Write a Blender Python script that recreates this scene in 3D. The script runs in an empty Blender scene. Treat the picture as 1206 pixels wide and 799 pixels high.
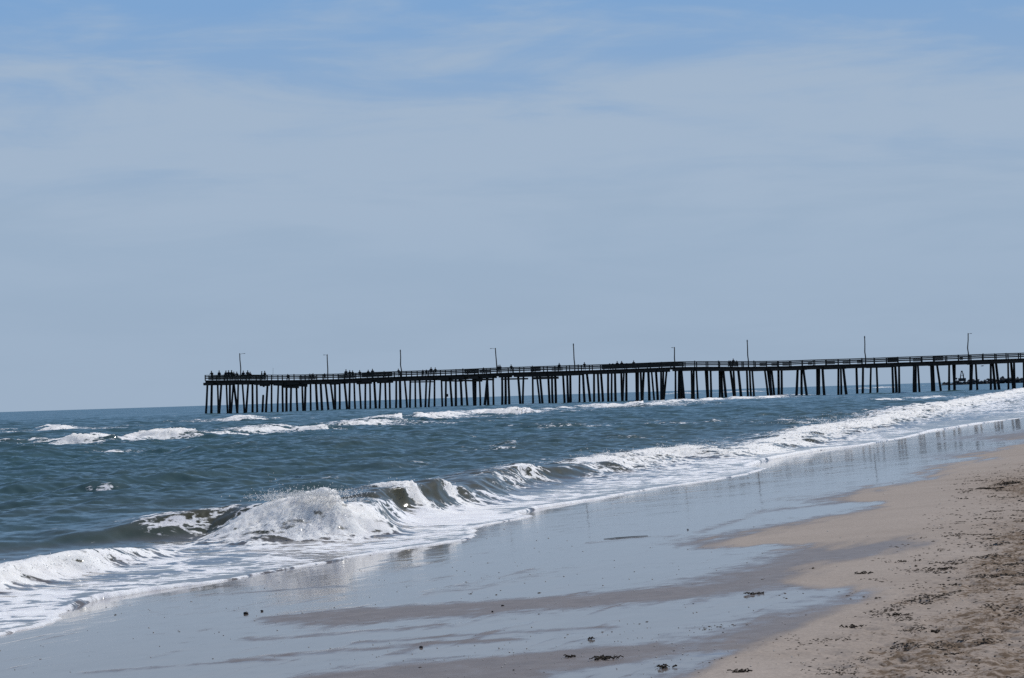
import bpy, bmesh, math, random
import numpy as np
from mathutils import Vector, Matrix

random.seed(7)
RNG = np.random.default_rng(11)
SC = bpy.context.scene
COL = SC.collection

# ------------------------------------------------------------------ camera model
PW, PH = 1206.0, 799.0
FPX = 2550.0
CAM_H = 1.9
ROLL = math.radians(1.80)
PITCH = math.atan(66.6 * math.cos(ROLL) / FPX)
F_ = np.array([0, math.cos(PITCH), math.sin(PITCH)])
R0 = np.array([1.0, 0, 0])
U0 = np.array([0, -math.sin(PITCH), math.cos(PITCH)])
U_ = math.cos(ROLL) * U0 + math.sin(ROLL) * R0
R_ = math.cos(ROLL) * R0 - math.sin(ROLL) * U0
CAM = np.array([0, 0, CAM_H])


def ray(px, py):
    return F_ + R_ * ((px - PW / 2) / FPX) + U_ * ((PH / 2 - py) / FPX)


def on_z(px, py, z=0.0):
    """point of the world where the sight line meets the level z"""
    d = ray(px, py)
    t = (z - CAM_H) / min(d[2], -1e-4)
    return CAM + d * t


def project(x, y, z):
    dx, dy, dz = x - CAM[0], y - CAM[1], z - CAM[2]
    f = np.maximum(dx * F_[0] + dy * F_[1] + dz * F_[2], 0.05)
    u = (dx * R_[0] + dy * R_[1] + dz * R_[2]) / f
    v = (dx * U_[0] + dy * U_[1] + dz * U_[2]) / f
    return PW / 2 + FPX * u, PH / 2 - FPX * v


# ------------------------------------------------------------------ numpy noise
_perm = np.arange(256)
np.random.default_rng(5).shuffle(_perm)
_perm = np.concatenate([_perm, _perm, _perm])
_ang = np.random.default_rng(6).random(256) * 2 * np.pi
_gx, _gy = np.cos(_ang), np.sin(_ang)


def perlin(x, y, seed=0):
    x = x + seed * 17.31
    y = y + seed * 9.77
    xi = np.floor(x).astype(np.int64)
    yi = np.floor(y).astype(np.int64)
    xf, yf = x - xi, y - yi
    xi &= 255
    yi &= 255
    u = xf * xf * xf * (xf * (xf * 6 - 15) + 10)
    v = yf * yf * yf * (yf * (yf * 6 - 15) + 10)

    def g(ix, iy, fx, fy):
        h = _perm[_perm[ix] + iy]
        return _gx[h] * fx + _gy[h] * fy
    x1 = (xi + 1) & 255
    y1 = (yi + 1) & 255
    a = g(xi, yi, xf, yf)
    b = g(x1, yi, xf - 1, yf)
    c = g(xi, y1, xf, yf - 1)
    d = g(x1, y1, xf - 1, yf - 1)
    return ((a + u * (b - a)) + v * ((c + u * (d - c)) - (a + u * (b - a)))) * 1.5


def fbm(x, y, o=4, seed=0, gain=0.5):
    r = np.zeros_like(x)
    a, f, t = 1.0, 1.0, 0.0
    for k in range(o):
        r += a * perlin(x * f, y * f, seed + k * 3)
        t += a
        a *= gain
        f *= 2.03
    return r / t


def sstep(a, b, x):
    t = np.clip((x - a) / (b - a), 0, 1)
    return t * t * (3 - 2 * t)


# ------------------------------------------------------------------ planar geometry
def poly_near(x, y, P, vals=None):
    """distance to an open polyline; signed side (+ left of travel) and values interpolated along it"""
    best = np.full(x.shape, 1e18)
    side = np.zeros_like(x)
    out = [np.zeros_like(x) for _ in (vals or [])]
    for i in range(len(P) - 1):
        ax, ay = P[i][0], P[i][1]
        bx, by = P[i + 1][0] - ax, P[i + 1][1] - ay
        L2 = bx * bx + by * by + 1e-12
        t = np.clip(((x - ax) * bx + (y - ay) * by) / L2, 0, 1)
        ex, ey = x - ax - t * bx, y - ay - t * by
        d = ex * ex + ey * ey
        m = d < best
        best = np.where(m, d, best)
        cr = bx * (y - ay) - by * (x - ax)
        side = np.where(m, cr, side)
        for k, v in enumerate(vals or []):
            out[k] = np.where(m, v[i] + (v[i + 1] - v[i]) * t, out[k])
    return np.sqrt(best) * np.where(side > 0, 1.0, -1.0), out


def inside(x, y, P):
    r = np.zeros(x.shape, bool)
    n = len(P)
    for i in range(n):
        x0, y0 = P[i][0], P[i][1]
        x1, y1 = P[(i + 1) % n][0], P[(i + 1) % n][1]
        if y0 == y1:
            continue
        c = ((y0 > y) != (y1 > y)) & (x < (x1 - x0) * (y - y0) / (y1 - y0) + x0)
        r ^= c
    return r


def poly_sdf(x, y, P):
    d, _ = poly_near(x, y, list(P) + [P[0]])
    return np.where(inside(x, y, P), np.abs(d), -np.abs(d))


# swash edge: where the thin front of the spent wave ends on the sand
SWASH_PX = [(-140, 800), (-60, 768), (0, 748), (40, 738), (73, 728), (80, 714), (109, 701), (159, 695), (212, 688),
            (272, 681), (332, 673), (371, 665), (400, 659), (440, 654), (493, 647), (540, 641), (563, 634), (560, 628),
            (552, 622), (590, 615), (625, 608), (604, 604), (637, 596), (701, 587), (740, 580), (776, 574), (840, 567),
            (880, 561), (903, 553), (880, 548), (900, 540), (965, 528), (1015, 524), (1040, 519), (1071, 514),
            (1100, 506), (1160, 497), (1206, 492), (1260, 484), (1330, 474), (1450, 463)]
SWASH = [on_z(*p)[:2] for p in SWASH_PX]
dirn = np.array([math.sin(math.radians(20)), math.cos(math.radians(20))])
SWASH = [SWASH[0] - dirn * 300, SWASH[0] - dirn * 30] + SWASH
endd = np.array([math.sin(math.radians(25)), math.cos(math.radians(25))])
SWASH = SWASH + [SWASH[-1] + endd * 900, SWASH[-1] + endd * 9000]
SEA_POLY = SWASH + [np.array([-12000., 12000.]), np.array([-12000., -600.])]

# smooth mean shoreline for the shape of the foreshore
_m = [on_z(*p)[:2] for p in [(0, 748), (212, 690), (400, 660), (590, 618), (760, 578), (890, 552), (1015, 526), (1206, 492)]]
_my = np.array([p[1] for p in _m])
_mx = np.array([p[0] for p in _m])
_c = np.polyfit(_my, _mx, 2)
MACRO = []
for yy in (18, 26, 36, 50, 66, 84, 104, 128):
    MACRO.append(np.array([np.polyval(_c, yy), yy]))
d0 = MACRO[1] - MACRO[0]
d0 /= np.linalg.norm(d0)
d1 = MACRO[-1] - MACRO[-2]
d1 /= np.linalg.norm(d1)
MACRO = [MACRO[0] - d0 * 400] + MACRO + [MACRO[-1] + d1 * 300, MACRO[-1] + endd * 9000]


def sand_macro(sm):
    t = -sm
    return np.where(t < 7, 0.055 * t, 0.055 * 7 + 0.03 * (t - 7)) * (t > -30) + (t <= -30) * (-1.65)


# ------------------------------------------------------------------ object helpers
def link(name, me, mat=None, parent=None):
    o = bpy.data.objects.new(name, me)
    COL.objects.link(o)
    if mat is not None:
        me.materials.append(mat)
    if parent is not None:
        o.parent = parent
    return o


def tag(o, label=None, cat=None, group=None, kind=None):
    if label:
        o['label'] = label
    if cat:
        o['category'] = cat
    if group:
        o['group'] = group
    if kind:
        o['kind'] = kind
    return o


def empty(name, loc, label, cat, group=None):
    o = bpy.data.objects.new(name, None)
    o.empty_display_size = 0.2
    COL.objects.link(o)
    o.location = loc
    return tag(o, label, cat, group)


class MB:
    """collects shapes into one mesh"""

    def __init__(self):
        self.bm = bmesh.new()

    def box(self, c, ax, ay, az):
        """box with centre c and half-axis vectors"""
        c, ax, ay, az = Vector(c), Vector(ax), Vector(ay), Vector(az)
        v = [self.bm.verts.new(c + sx * ax + sy * ay + sz * az) for sz in (-1, 1) for sy in (-1, 1) for sx in (-1, 1)]
        for f in ((0, 2, 3, 1), (4, 5, 7, 6), (0, 1, 5, 4), (2, 6, 7, 3), (0, 4, 6, 2), (1, 3, 7, 5)):
            self.bm.faces.new([v[i] for i in f])

    def bar(self, a, b, w, h, side=None):
        """rectangular bar from a to b; w across, h upright"""
        a, b = Vector(a), Vector(b)
        d = (b - a)
        L = d.length
        d.normalize()
        s = Vector(side) if side is not None else d.cross(Vector((0, 0, 1)))
        s.normalize()
        u = s.cross(d)
        self.box((a + b) / 2, d * L / 2, s * w / 2, u * h / 2)

    def tube(self, pts, rad, n=8, cap=True):
        rings = []
        for i, p in enumerate(pts):
            p = Vector(p)
            a = Vector(pts[max(i - 1, 0)])
            b = Vector(pts[min(i + 1, len(pts) - 1)])
            d = (b - a).normalized()
            s = d.orthogonal().normalized() if abs(d.z) < 0.9 else Vector((1, 0, 0)) - d * d.x
            s.normalize()
            t = d.cross(s)
            r = rad[i] if hasattr(rad, '__len__') else rad
            rings.append([self.bm.verts.new(p + s * math.cos(2 * math.pi * k / n) * r + t * math.sin(2 * math.pi * k / n) * r)
                          for k in range(n)])
        for i in range(len(rings) - 1):
            for k in range(n):
                self.bm.faces.new([rings[i][k], rings[i][(k + 1) % n], rings[i + 1][(k + 1) % n], rings[i + 1][k]])
        if cap:
            self.bm.faces.new(rings[0][::-1])
            self.bm.faces.new(rings[-1])

    def rock(self, c, r, flat=0.6, sub=1, rough=0.25):
        res = bmesh.ops.create_icosphere(self.bm, subdivisions=sub, radius=1.0)
        sx, sy, sz = [r * random.uniform(.75, 1.3) for _ in range(3)]
        rot = Matrix.Rotation(random.random() * 6.28, 3, 'Z')
        for v in res['verts']:
            k = 1 + random.uniform(-rough, rough)
            v.co = rot @ Vector((v.co.x * sx * k, v.co.y * sy * k, v.co.z * sz * flat * k)) + Vector(c)

    def build(self, name, mat=None, parent=None, smooth=False):
        me = bpy.data.meshes.new(name)
        bmesh.ops.recalc_face_normals(self.bm, faces=self.bm.faces)
        self.bm.to_mesh(me)
        self.bm.free()
        if smooth:
            me.polygons.foreach_set('use_smooth', [True] * len(me.polygons))
        return link(name, me, mat, parent)


# ------------------------------------------------------------------ material helpers
def new_mat(name):
    m = bpy.data.materials.new(name)
    m.use_nodes = True
    nt = m.node_tree
    nt.nodes.clear()
    return m, nt


class NT:
    def __init__(self, nt):
        self.nt = nt

    def n(self, typ, **kw):
        nd = self.nt.nodes.new(typ)
        for k, v in kw.items():
            setattr(nd, k, v)
        return nd

    def l(self, a, b):
        self.nt.links.new(a, b)

    def inp(self, sock, v):
        if hasattr(v, 'is_output'):
            self.l(v, sock)
        else:
            sock.default_value = v

    def math(self, op, a, b=None, c=None, clamp=False):
        nd = self.n('ShaderNodeMath', operation=op)
        nd.use_clamp = clamp
        self.inp(nd.inputs[0], a)
        if b is not None:
            self.inp(nd.inputs[1], b)
        if c is not None:
            self.inp(nd.inputs[2], c)
        return nd.outputs[0]

    def vmath(self, op, a, b=None, scale=None):
        nd = self.n('ShaderNodeVectorMath', operation=op)
        self.inp(nd.inputs[0], a)
        if b is not None:
            self.inp(nd.inputs[1], b)
        if scale is not None:
            self.inp(nd.inputs['Scale'], scale)
        return nd.outputs[0]

    def attr(self, name):
        nd = self.n('ShaderNodeAttribute')
        nd.attribute_name = name
        return nd.outputs['Fac']

    def noise(self, vec, scale, detail=4, rough=.55, dist=0.0, color=False):
        nd = self.n('ShaderNodeTexNoise')
        nd.inputs['Scale'].default_value = scale
        nd.inputs['Detail'].default_value = detail
        nd.inputs['Roughness'].default_value = rough
        nd.inputs['Distortion'].default_value = dist
        self.l(vec, nd.inputs['Vector'])
        return nd.outputs['Color' if color else 'Fac']

    def rng(self, v, a, b, c=0.0, d=1.0, smooth=False):
        nd = self.n('ShaderNodeMapRange')
        if smooth:
            nd.interpolation_type = 'SMOOTHSTEP'
        self.inp(nd.inputs[0], v)
        self.inp(nd.inputs[1], a)
        self.inp(nd.inputs[2], b)
        self.inp(nd.inputs[3], c)
        self.inp(nd.inputs[4], d)
        return nd.outputs[0]

    def mix(self, f, a, b):
        nd = self.n('ShaderNodeMix', data_type='RGBA')
        self.inp(nd.inputs['Factor'], f)
        self.inp(nd.inputs[6], a)
        self.inp(nd.inputs[7], b)
        return nd.outputs[2]

    def mapping(self, vec, rot=(0, 0, 0), scale=(1, 1, 1), loc=(0, 0, 0)):
        nd = self.n('ShaderNodeMapping')
        nd.inputs['Rotation'].default_value = rot
        nd.inputs['Scale'].default_value = scale
        nd.inputs['Location'].default_value = loc
        self.l(vec, nd.inputs['Vector'])
        return nd.outputs[0]

    def principled(self, **kw):
        nd = self.n('ShaderNodeBsdfPrincipled')
        for k, v in kw.items():
            self.inp(nd.inputs[k.replace('_', ' ')], v)
        return nd

    def out(self, shader):
        o = self.n('ShaderNodeOutputMaterial')
        self.l(shader, o.inputs['Surface'])


def C(r, g, b):
    return (r, g, b, 1.0)


def simple_mat(name, col, col2=None, scale=3.0, rough=.8, spec=.3):
    m, nt = new_mat(name)
    g = NT(nt)
    tc = g.n('ShaderNodeTexCoord').outputs['Object']
    n1 = g.noise(tc, scale, 5, .6)
    c = g.mix(g.rng(n1, .3, .7), C(*col), C(*(col2 or [v * .6 for v in col])))
    b = g.principled(Base_Color=c, Roughness=rough)
    b.inputs['Specular IOR Level'].default_value = spec
    bump = g.n('ShaderNodeBump')
    bump.inputs['Strength'].default_value = .3
    g.l(n1, bump.inputs['Height'])
    g.l(bump.outputs[0], b.inputs['Normal'])
    g.out(b.outputs[0])
    return m


# sea ------------------------------------------------------------------
def sea_material():
    m, nt = new_mat('sea_water')
    g = NT(nt)
    pos = g.n('ShaderNodeNewGeometry').outputs['Position']
    nrm = g.n('ShaderNodeNewGeometry').outputs['Normal']
    # axis turned so that x runs along the shore
    shore = g.mapping(pos, rot=(0, 0, math.radians(-68)))
    st = g.mapping(pos, rot=(0, 0, math.radians(-68)), scale=(.75, 1.0, 1.5))
    foam = g.attr('foam')
    murk_backlit = g.attr('murk_backlit')
    chop = g.attr('chop')
    froth = g.attr('froth')
    # foam coverage pattern
    warp = g.noise(st, .9, 3, .5, color=True)
    wv = g.vmath('ADD', st, g.vmath('SCALE', g.vmath('SUBTRACT', warp, (.5, .5, .5)), scale=.9))
    nA = g.rng(g.noise(wv, 1.5, 9, .64), .28, .72)
    nB = g.rng(g.noise(wv, 5.5, 5, .6), .25, .75)
    vor = g.n('ShaderNodeTexVoronoi', feature='DISTANCE_TO_EDGE')
    vor.inputs['Scale'].default_value = 2.6
    g.l(g.vmath('ADD', wv, g.vmath('SCALE', g.vmath('SUBTRACT', g.noise(st, 5, 4, .6, color=True), (.5, .5, .5)), scale=.5)),
        vor.inputs['Vector'])
    lace = g.rng(vor.outputs['Distance'], 0.0, .22, 1.0, 0.0)
    pat = g.math('ADD', g.math('MULTIPLY', nA, .52), g.math('ADD', g.math('MULTIPLY', nB, .22), g.math('MULTIPLY', lace, .26)))
    pat = g.rng(pat, .14, .80)
    th = g.math('SUBTRACT', 1.0, foam)
    fac = g.rng(pat, g.math('SUBTRACT', th, .10), g.math('ADD', th, .13), 0.0, 1.0, smooth=True)
    fac = g.math('MULTIPLY', fac, g.rng(foam, 0.0, .12))
    # water
    deep = C(.046, .094, .102)
    green = C(.078, .074, .046)
    col = g.mix(murk_backlit, deep, green)  # olive serves sediment and, as painted colour, light shining through wave faces
    col = g.mix(g.math('MULTIPLY', g.attr('shoal'), .85), col, C(.150, .135, .128))
    # random facet tilt stands in for ripples too small for the mesh
    r1 = g.vmath('SUBTRACT', g.noise(g.mapping(shore, scale=(.7, 1, 1)), 1.9, 3, .6, color=True), (.5, .5, .5))
    r2 = g.vmath('SUBTRACT', g.noise(shore, 11.0, 5, .75, color=True), (.5, .5, .5))
    r3 = g.vmath('SUBTRACT', g.noise(g.mapping(shore, scale=(.6, 1, 1)), .22, 4, .6, color=True), (.5, .5, .5))
    far = g.rng(chop, .27, .35)
    midr = g.rng(chop, .262, .29)
    r = g.vmath('ADD', g.vmath('SCALE', r1, scale=.85), g.vmath('SCALE', r2, scale=1.15))
    r = g.vmath('ADD', r, g.vmath('SCALE', r3, scale=g.math('MULTIPLY', far, 1.0)))
    # wave fronts run towards the beach and are steeper on that side
    r = g.vmath('MULTIPLY', g.vmath('ADD', r, (.10, -.42, 0.0)), (1.0, 1.0, 0.0))
    nw = g.vmath('NORMALIZE', g.vmath('ADD', nrm, g.vmath('SCALE', r, scale=chop)))
    w = g.principled(Base_Color=col, Roughness=g.rng(midr, 0, 1, .11, .085), IOR=1.333)
    g.l(nw, w.inputs['Normal'])
    # foam
    fb = g.n('ShaderNodeBump')
    fb.inputs['Strength'].default_value = .55
    fb.inputs['Distance'].default_value = .05
    g.l(g.math('ADD', g.noise(pos, 14, 6, .7), g.math('MULTIPLY', nB, .5)), fb.inputs['Height'])
    fcol = g.mix(g.rng(g.noise(wv, 3.1, 7, .68), .36, .60), C(.66, .66, .70), C(.88, .88, .88))
    fcol = g.mix(g.math('MULTIPLY', froth, .65), fcol, C(.90, .86, .78))  # warm tint painted on broken crests to offset their blue skylit shade
    f = g.principled(Base_Color=fcol, Roughness=.75)
    f.inputs['Subsurface Weight'].default_value = .7
    f.inputs['Subsurface Radius'].default_value = (1, 1, 1)
    f.inputs['Subsurface Scale'].default_value = .25
    f.inputs['Specular IOR Level'].default_value = .25
    g.l(fb.outputs[0], f.inputs['Normal'])
    mx = g.n('ShaderNodeMixShader')
    g.l(fac, mx.inputs[0])
    g.l(w.outputs[0], mx.inputs[1])
    g.l(f.outputs[0], mx.inputs[2])
    g.out(mx.outputs[0])
    return m


def sand_material():
    m, nt = new_mat('beach_sand')
    g = NT(nt)
    pos = g.n('ShaderNodeNewGeometry').outputs['Position']
    nrm = g.n('ShaderNodeNewGeometry').outputs['Normal']
    st = g.mapping(pos, rot=(0, 0, math.radians(-68)), scale=(.35, 1.0, 1.0))
    film = g.attr('film')
    damp = g.attr('damp')
    wrack = g.attr('wrack')
    big = g.noise(st, .8, 5, .6)
    grain = g.noise(pos, 60, 4, .7)
    mid = g.noise(pos, 5, 6, .62)
    dry = g.mix(g.rng(big, .3, .7), C(.345, .296, .258), C(.410, .355, .312))
    dry = g.mix(g.rng(grain, .35, .72, 0, .55), dry, C(.22, .18, .15))
    wet = g.mix(g.rng(mid, .3, .7), C(.158, .135, .124), C(.205, .174, .158))
    dn = g.math('ADD', damp, g.math('MULTIPLY', g.math('SUBTRACT', big, .5), .7))
    dampf = g.rng(dn, .25, .75, smooth=True)
    col = g.mix(dampf, dry, wet)
    col = g.mix(g.math('MULTIPLY', wrack, .45), col, C(.27, .205, .155))
    # brown weed litter trodden into the upper beach
    wn = g.math('ADD', g.math('MULTIPLY', g.noise(pos, 9, 6, .7), .55), g.math('MULTIPLY', g.noise(pos, 28, 5, .7), .45))
    th = g.math('SUBTRACT', .715, g.math('MULTIPLY', wrack, .255))
    wf = g.rng(wn, th, g.math('ADD', th, .07))
    col = g.mix(g.math('MULTIPLY', wf, .85), col, C(.120, .082, .052))
    # standing film of water
    fn = g.math('ADD', film, g.math('ADD', g.math('MULTIPLY', g.math('SUBTRACT', mid, .5), 1.5), g.math('MULTIPLY', g.math('SUBTRACT', big, .5), .8)))
    ff = g.rng(fn, .08, .92, smooth=True)
    rough = g.rng(ff, 0, 1, .46, .06)
    rough = g.math('ADD', rough, g.math('MULTIPLY', g.math('SUBTRACT', 1.0, dampf), .5))
    spec = g.rng(ff, 0, 1, .30, .56)
    spec = g.math('MULTIPLY', spec, g.rng(dampf, 0, 1, .18, 1.0))
    rip = g.vmath('SUBTRACT', g.noise(g.mapping(pos, rot=(0, 0, math.radians(-68)), scale=(.25, 1, 1)), 3.2, 4, .6, color=True), (.5, .5, .5))
    rip2 = g.vmath('SUBTRACT', g.noise(pos, 45, 3, .6, color=True), (.5, .5, .5))
    amp = g.rng(ff, 0, 1, .10, .022)
    amp2 = g.math('MULTIPLY', g.rng(ff, 0, 1, 1.0, .004), g.rng(dampf, 0, 1, .7, .14))
    rr = g.vmath('ADD', g.vmath('SCALE', rip, scale=amp), g.vmath('SCALE', rip2, scale=amp2))
    rr = g.vmath('MULTIPLY', rr, (1, 1, 0))
    nn = g.vmath('NORMALIZE', g.vmath('ADD', nrm, rr))
    b = g.principled(Base_Color=col, Roughness=rough, IOR=1.333)
    g.l(spec, b.inputs['Specular IOR Level'])
    g.l(nn, b.inputs['Normal'])
    g.out(b.outputs[0])
    return m


# ------------------------------------------------------------------ fan grids
fine_a = np.linspace(-16.4, 16.4, 1130)
coarse_l = -16.4 - np.cumsum(np.geomspace(.05, 6, 40))
coarse_l = coarse_l[coarse_l > -179]
ANG = np.radians(np.concatenate([coarse_l[::-1], fine_a, -coarse_l]))
FINE = (ANG > math.radians(-16.5)) & (ANG < math.radians(16.5))


def radii(r0, r1, fn):
    r = [r0]
    while r[-1] < r1:
        r.append(r[-1] + fn(r[-1]))
    return np.array(r)


def fan_mesh(name, X, Y, Z, keep, attrs, mat):
    """X,Y,Z (rows x cols), keep: vertex mask; quads only where all four are kept"""
    nr, nc = X.shape
    fk = keep[:-1, :-1] & keep[1:, :-1] & keep[:-1, 1:] & keep[1:, 1:]
    idx = np.arange(nr * nc).reshape(nr, nc)
    q = np.stack([idx[:-1, :-1][fk], idx[:-1, 1:][fk], idx[1:, 1:][fk], idx[1:, :-1][fk]], 1)
    used = np.zeros(nr * nc, bool)
    used[q.ravel()] = True
    new = np.cumsum(used) - 1
    q = new[q]
    co = np.stack([X.ravel()[used], Y.ravel()[used], Z.ravel()[used]], 1).astype(np.float32)
    # a -> angle grows to the right, radius grows away: order gives normals up
    q = q[:, ::-1]
    me = bpy.data.meshes.new(name)
    me.vertices.add(len(co))
    me.vertices.foreach_set('co', co.ravel())
    me.loops.add(len(q) * 4)
    me.loops.foreach_set('vertex_index', q.ravel().astype(np.int32))
    me.polygons.add(len(q))
    me.polygons.foreach_set('loop_start', (np.arange(len(q)) * 4).astype(np.int32))
    me.polygons.foreach_set('loop_total', np.full(len(q), 4, np.int32))
    me.polygons.foreach_set('use_smooth', np.ones(len(q), bool))
    me.update(calc_edges=True)
    for k, v in attrs.items():
        a = me.attributes.new(k, 'FLOAT', 'POINT')
        a.data.foreach_set('value', v.ravel()[used].astype(np.float32))
    return link(name, me, mat)


# ------------------------------------------------------------------ breaking waves
# each: list of (crest px, crest py, height m, foam 0..1), front width, back width
CRESTS = [
    dict(wf=.55, wb=1.7, pts=[(-160, 655, .10, 0), (-60, 645, .10, .0), (0, 639, .11, .04), (50, 633, .13, .02), (86, 625, .20, .05),
         (127, 624, .18, .03), (160, 613, .27, .06), (185, 606, .33, .34), (213, 602, .38, .30), (242, 597, .40, .42), (270, 594, .42, .28), (290, 593, .43, .22),
         (306, 592, .47, .25), (316, 589, .52, .85), (330, 582, .60, .86), (347, 579, .65, .86), (366, 578, .66, .86), (384, 581, .62, .88), (396, 587, .54, .85), (405, 595, .44, .8), (411, 590, .42, .25),
         (418, 585, .42, .03), (430, 575, .48, .0), (440, 571, .52, .15), (448, 568, .54, .9), (458, 567, .54, .95), (467, 571, .50, .5), (474, 570, .50, .06), (490, 565, .52, .06),
         (500, 563, .52, .85), (509, 565, .48, .9), (516, 573, .38, .3), (528, 571, .36, .03), (545, 566, .36, .05), (558, 558, .38, .25), (580, 553, .38, .30),
         (600, 547, .40, .55), (612, 549, .36, .4), (630, 551, .30, .10), (650, 550, .28, .08), (668, 546, .30, .25), (692, 535, .42, .85), (715, 529, .44, .9),
         (740, 527, .40, .95), (767, 522, .40, 1), (790, 522, .42, .95), (811, 519, .44, 1), (835, 524, .36, 1), (868, 526, .25, .9),
         (900, 514, .36, .95), (930, 507, .38, 1), (950, 499, .46, 1), (970, 493, .52, 1), (995, 495, .42, 1), (1039, 486, .45, 1),
         (1074, 478, .45, 1), (1110, 473, .45, 1), (1145, 468, .5, 1), (1206, 457, .5, 1), (1260, 452.5, .5, 1)]),
    dict(wf=.34, wb=.7, pts=[(-120, 690, .2, .8), (-40, 674, .22, .8), (0, 664, .23, .85), (25, 660, .22, .75), (58, 653, .23, .85), (80, 650, .22, .6),
         (115, 643, .24, .45), (127, 645, .2, .5), (160, 645, .10, .55), (200, 644, .06, .30), (240, 643, .04, .15), (270, 642, .02, .0)]),
    # far bars and white caps
    dict(wf=1.1, wb=3.0, k=.56, pts=[(38, 515, .25, .8), (60, 513, .40, 1), (85, 511, .55, 1), (106, 508, .72, 1), (119, 509.5, .65, 1), (126, 514, .2, .7)]),
    dict(wf=1.3, wb=3.2, k=.56, pts=[(128, 513, .25, .6), (150, 508, .45, .8), (175, 504, .65, .95), (200, 500, .85, 1), (222, 501.5, .75, 1),
         (244, 504, .6, .9), (290, 502, .45, .7), (340, 498, .45, .8), (378, 495.5, .6, .85), (405, 493, .65, .9), (436, 494, .45, .8)]),
    dict(wf=1.3, wb=3.5, k=.56, pts=[(284, 490, .4, .7), (293, 487.5, .8, 1), (302, 491, .4, .7), (312, 490, .45, .8), (330, 491, .2, .4)]),
    dict(wf=1.3, wb=3.5, k=.56, pts=[(410, 497, .35, .8), (440, 491.5, .6, .95), (458, 486.5, .8, 1), (472, 482.5, 1.0, 1), (486, 487, .7, .9),
         (500, 484, .8, 1), (514, 487, .5, .7), (528, 483.5, .6, .9), (552, 481, .7, 1), (578, 479, .8, 1), (602, 477.5, .9, 1), (612, 480.5, .4, .8)]),
    dict(wf=1.2, wb=3.0, k=.56, pts=[(640, 482, .25, .5), (668, 478, .4, .7), (690, 475, .6, .9), (702, 472, .9, 1), (712, 474.5, .6, .9),
         (735, 475, .5, .9), (749, 470, 1.0, 1), (759, 473, .7, .9), (772, 474, .4, .7), (790, 470, .6, .9), (812, 468.5, .6, 1), (850, 467, .6, .9),
         (890, 466, .6, .9), (925, 464, .5, .7), (960, 463.5, .3, .4)]),
    dict(wf=1.5, wb=4.0, k=.56, pts=[(780, 464, .4, .5), (800, 461.5, .8, .9), (816, 462.5, .5, .8), (850, 461.5, .5, .8), (880, 459.5, .8, .9), (900, 460.5, .5, .6)]),
    dict(wf=1.5, wb=4.0, k=.56, pts=[(995, 457.5, .4, .6), (1012, 456, .7, .9), (1026, 456.5, .5, .6), (1040, 454.8, .8, .9), (1060, 455.5, .4, .5)]),
    dict(wf=1.5, wb=5.0, k=.56, pts=[(1080, 453.8, .5, .7), (1100, 452.8, .7, .95), (1125, 452, .7, .9), (1150, 450.5, .9, 1), (1180, 449.2, .9, 1), (1220, 448.0, .9, 1)]),
    dict(wf=1.0, wb=2.6, k=.56, pts=[(55, 501.5, .3, .5), (67, 499.5, .6, .9), (76, 499, .6, .9), (86, 502, .2, .4)]),
    dict(wf=.8, wb=1.8, k=.30, pts=[(1020, 470, .3, .5), (1045, 466.5, .5, .8), (1062, 467, .4, .7), (1090, 464.5, .5, .8), (1105, 463.5, .4, .6)]),
    dict(wf=.9, wb=2.0, pts=[(0, 519, .2, .3), (14, 517.5, .35, .6), (28, 519, .2, .3)]),
    dict(wf=.8, wb=1.8, k=.30, pts=[(95, 525, .25, .0), (130, 522, .42, .35), (165, 519.5, .4, .35), (200, 520, .3, .1)]),
    dict(wf=.8, wb=1.8, k=.30, pts=[(200, 526, .25, .1), (240, 522, .4, .3), (275, 522, .35, .25), (310, 522, .25, .1)]),
    dict(wf=.7, wb=1.7, k=.30, pts=[(95, 564, .15, 0), (125, 561, .32, .12), (150, 562, .25, .05), (180, 564, .12, 0)]),
    dict(wf=.7, wb=1.7, k=.30, pts=[(305, 560, .15, 0), (335, 556, .28, .0), (365, 553, .34, .12), (395, 553, .25, .1), (420, 556, .1, 0)]),
    dict(wf=.8, wb=1.8, k=.30, pts=[(420, 546, .1, 0), (455, 540, .3, .05), (500, 537, .25, .1), (530, 540, .1, 0)]),
    dict(wf=.8, wb=1.8, k=.30, pts=[(590, 519, .15, 0), (605, 517, .4, .25), (625, 519, .15, 0)]),
    dict(wf=.7, wb=1.8, k=.30, pts=[(570, 500, .2, .1), (605, 497, .4, .4), (650, 496, .4, .3), (690, 497, .2, .1)]),
    dict(wf=.7, wb=1.8, k=.30, pts=[(780, 493, .2, .1), (805, 490.5, .4, .45), (835, 490, .4, .3), (870, 491, .2, .1)]),
    dict(wf=.7, wb=1.8, k=.30, pts=[(905, 494, .2, .1), (930, 489.5, .45, .45), (960, 488, .35, .2), (985, 489, .2, .1)]),
    dict(wf=.7, wb=1.7, k=.30, pts=[(470, 512, .2, .1), (520, 507, .4, .25), (560, 507, .3, .2), (600, 509, .2, .0)]),
    dict(wf=.7, wb=1.7, k=.30, pts=[(690, 511, .2, .0), (730, 508, .35, .15), (770, 507, .3, .1), (800, 509, .15, 0)]),
]
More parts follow.
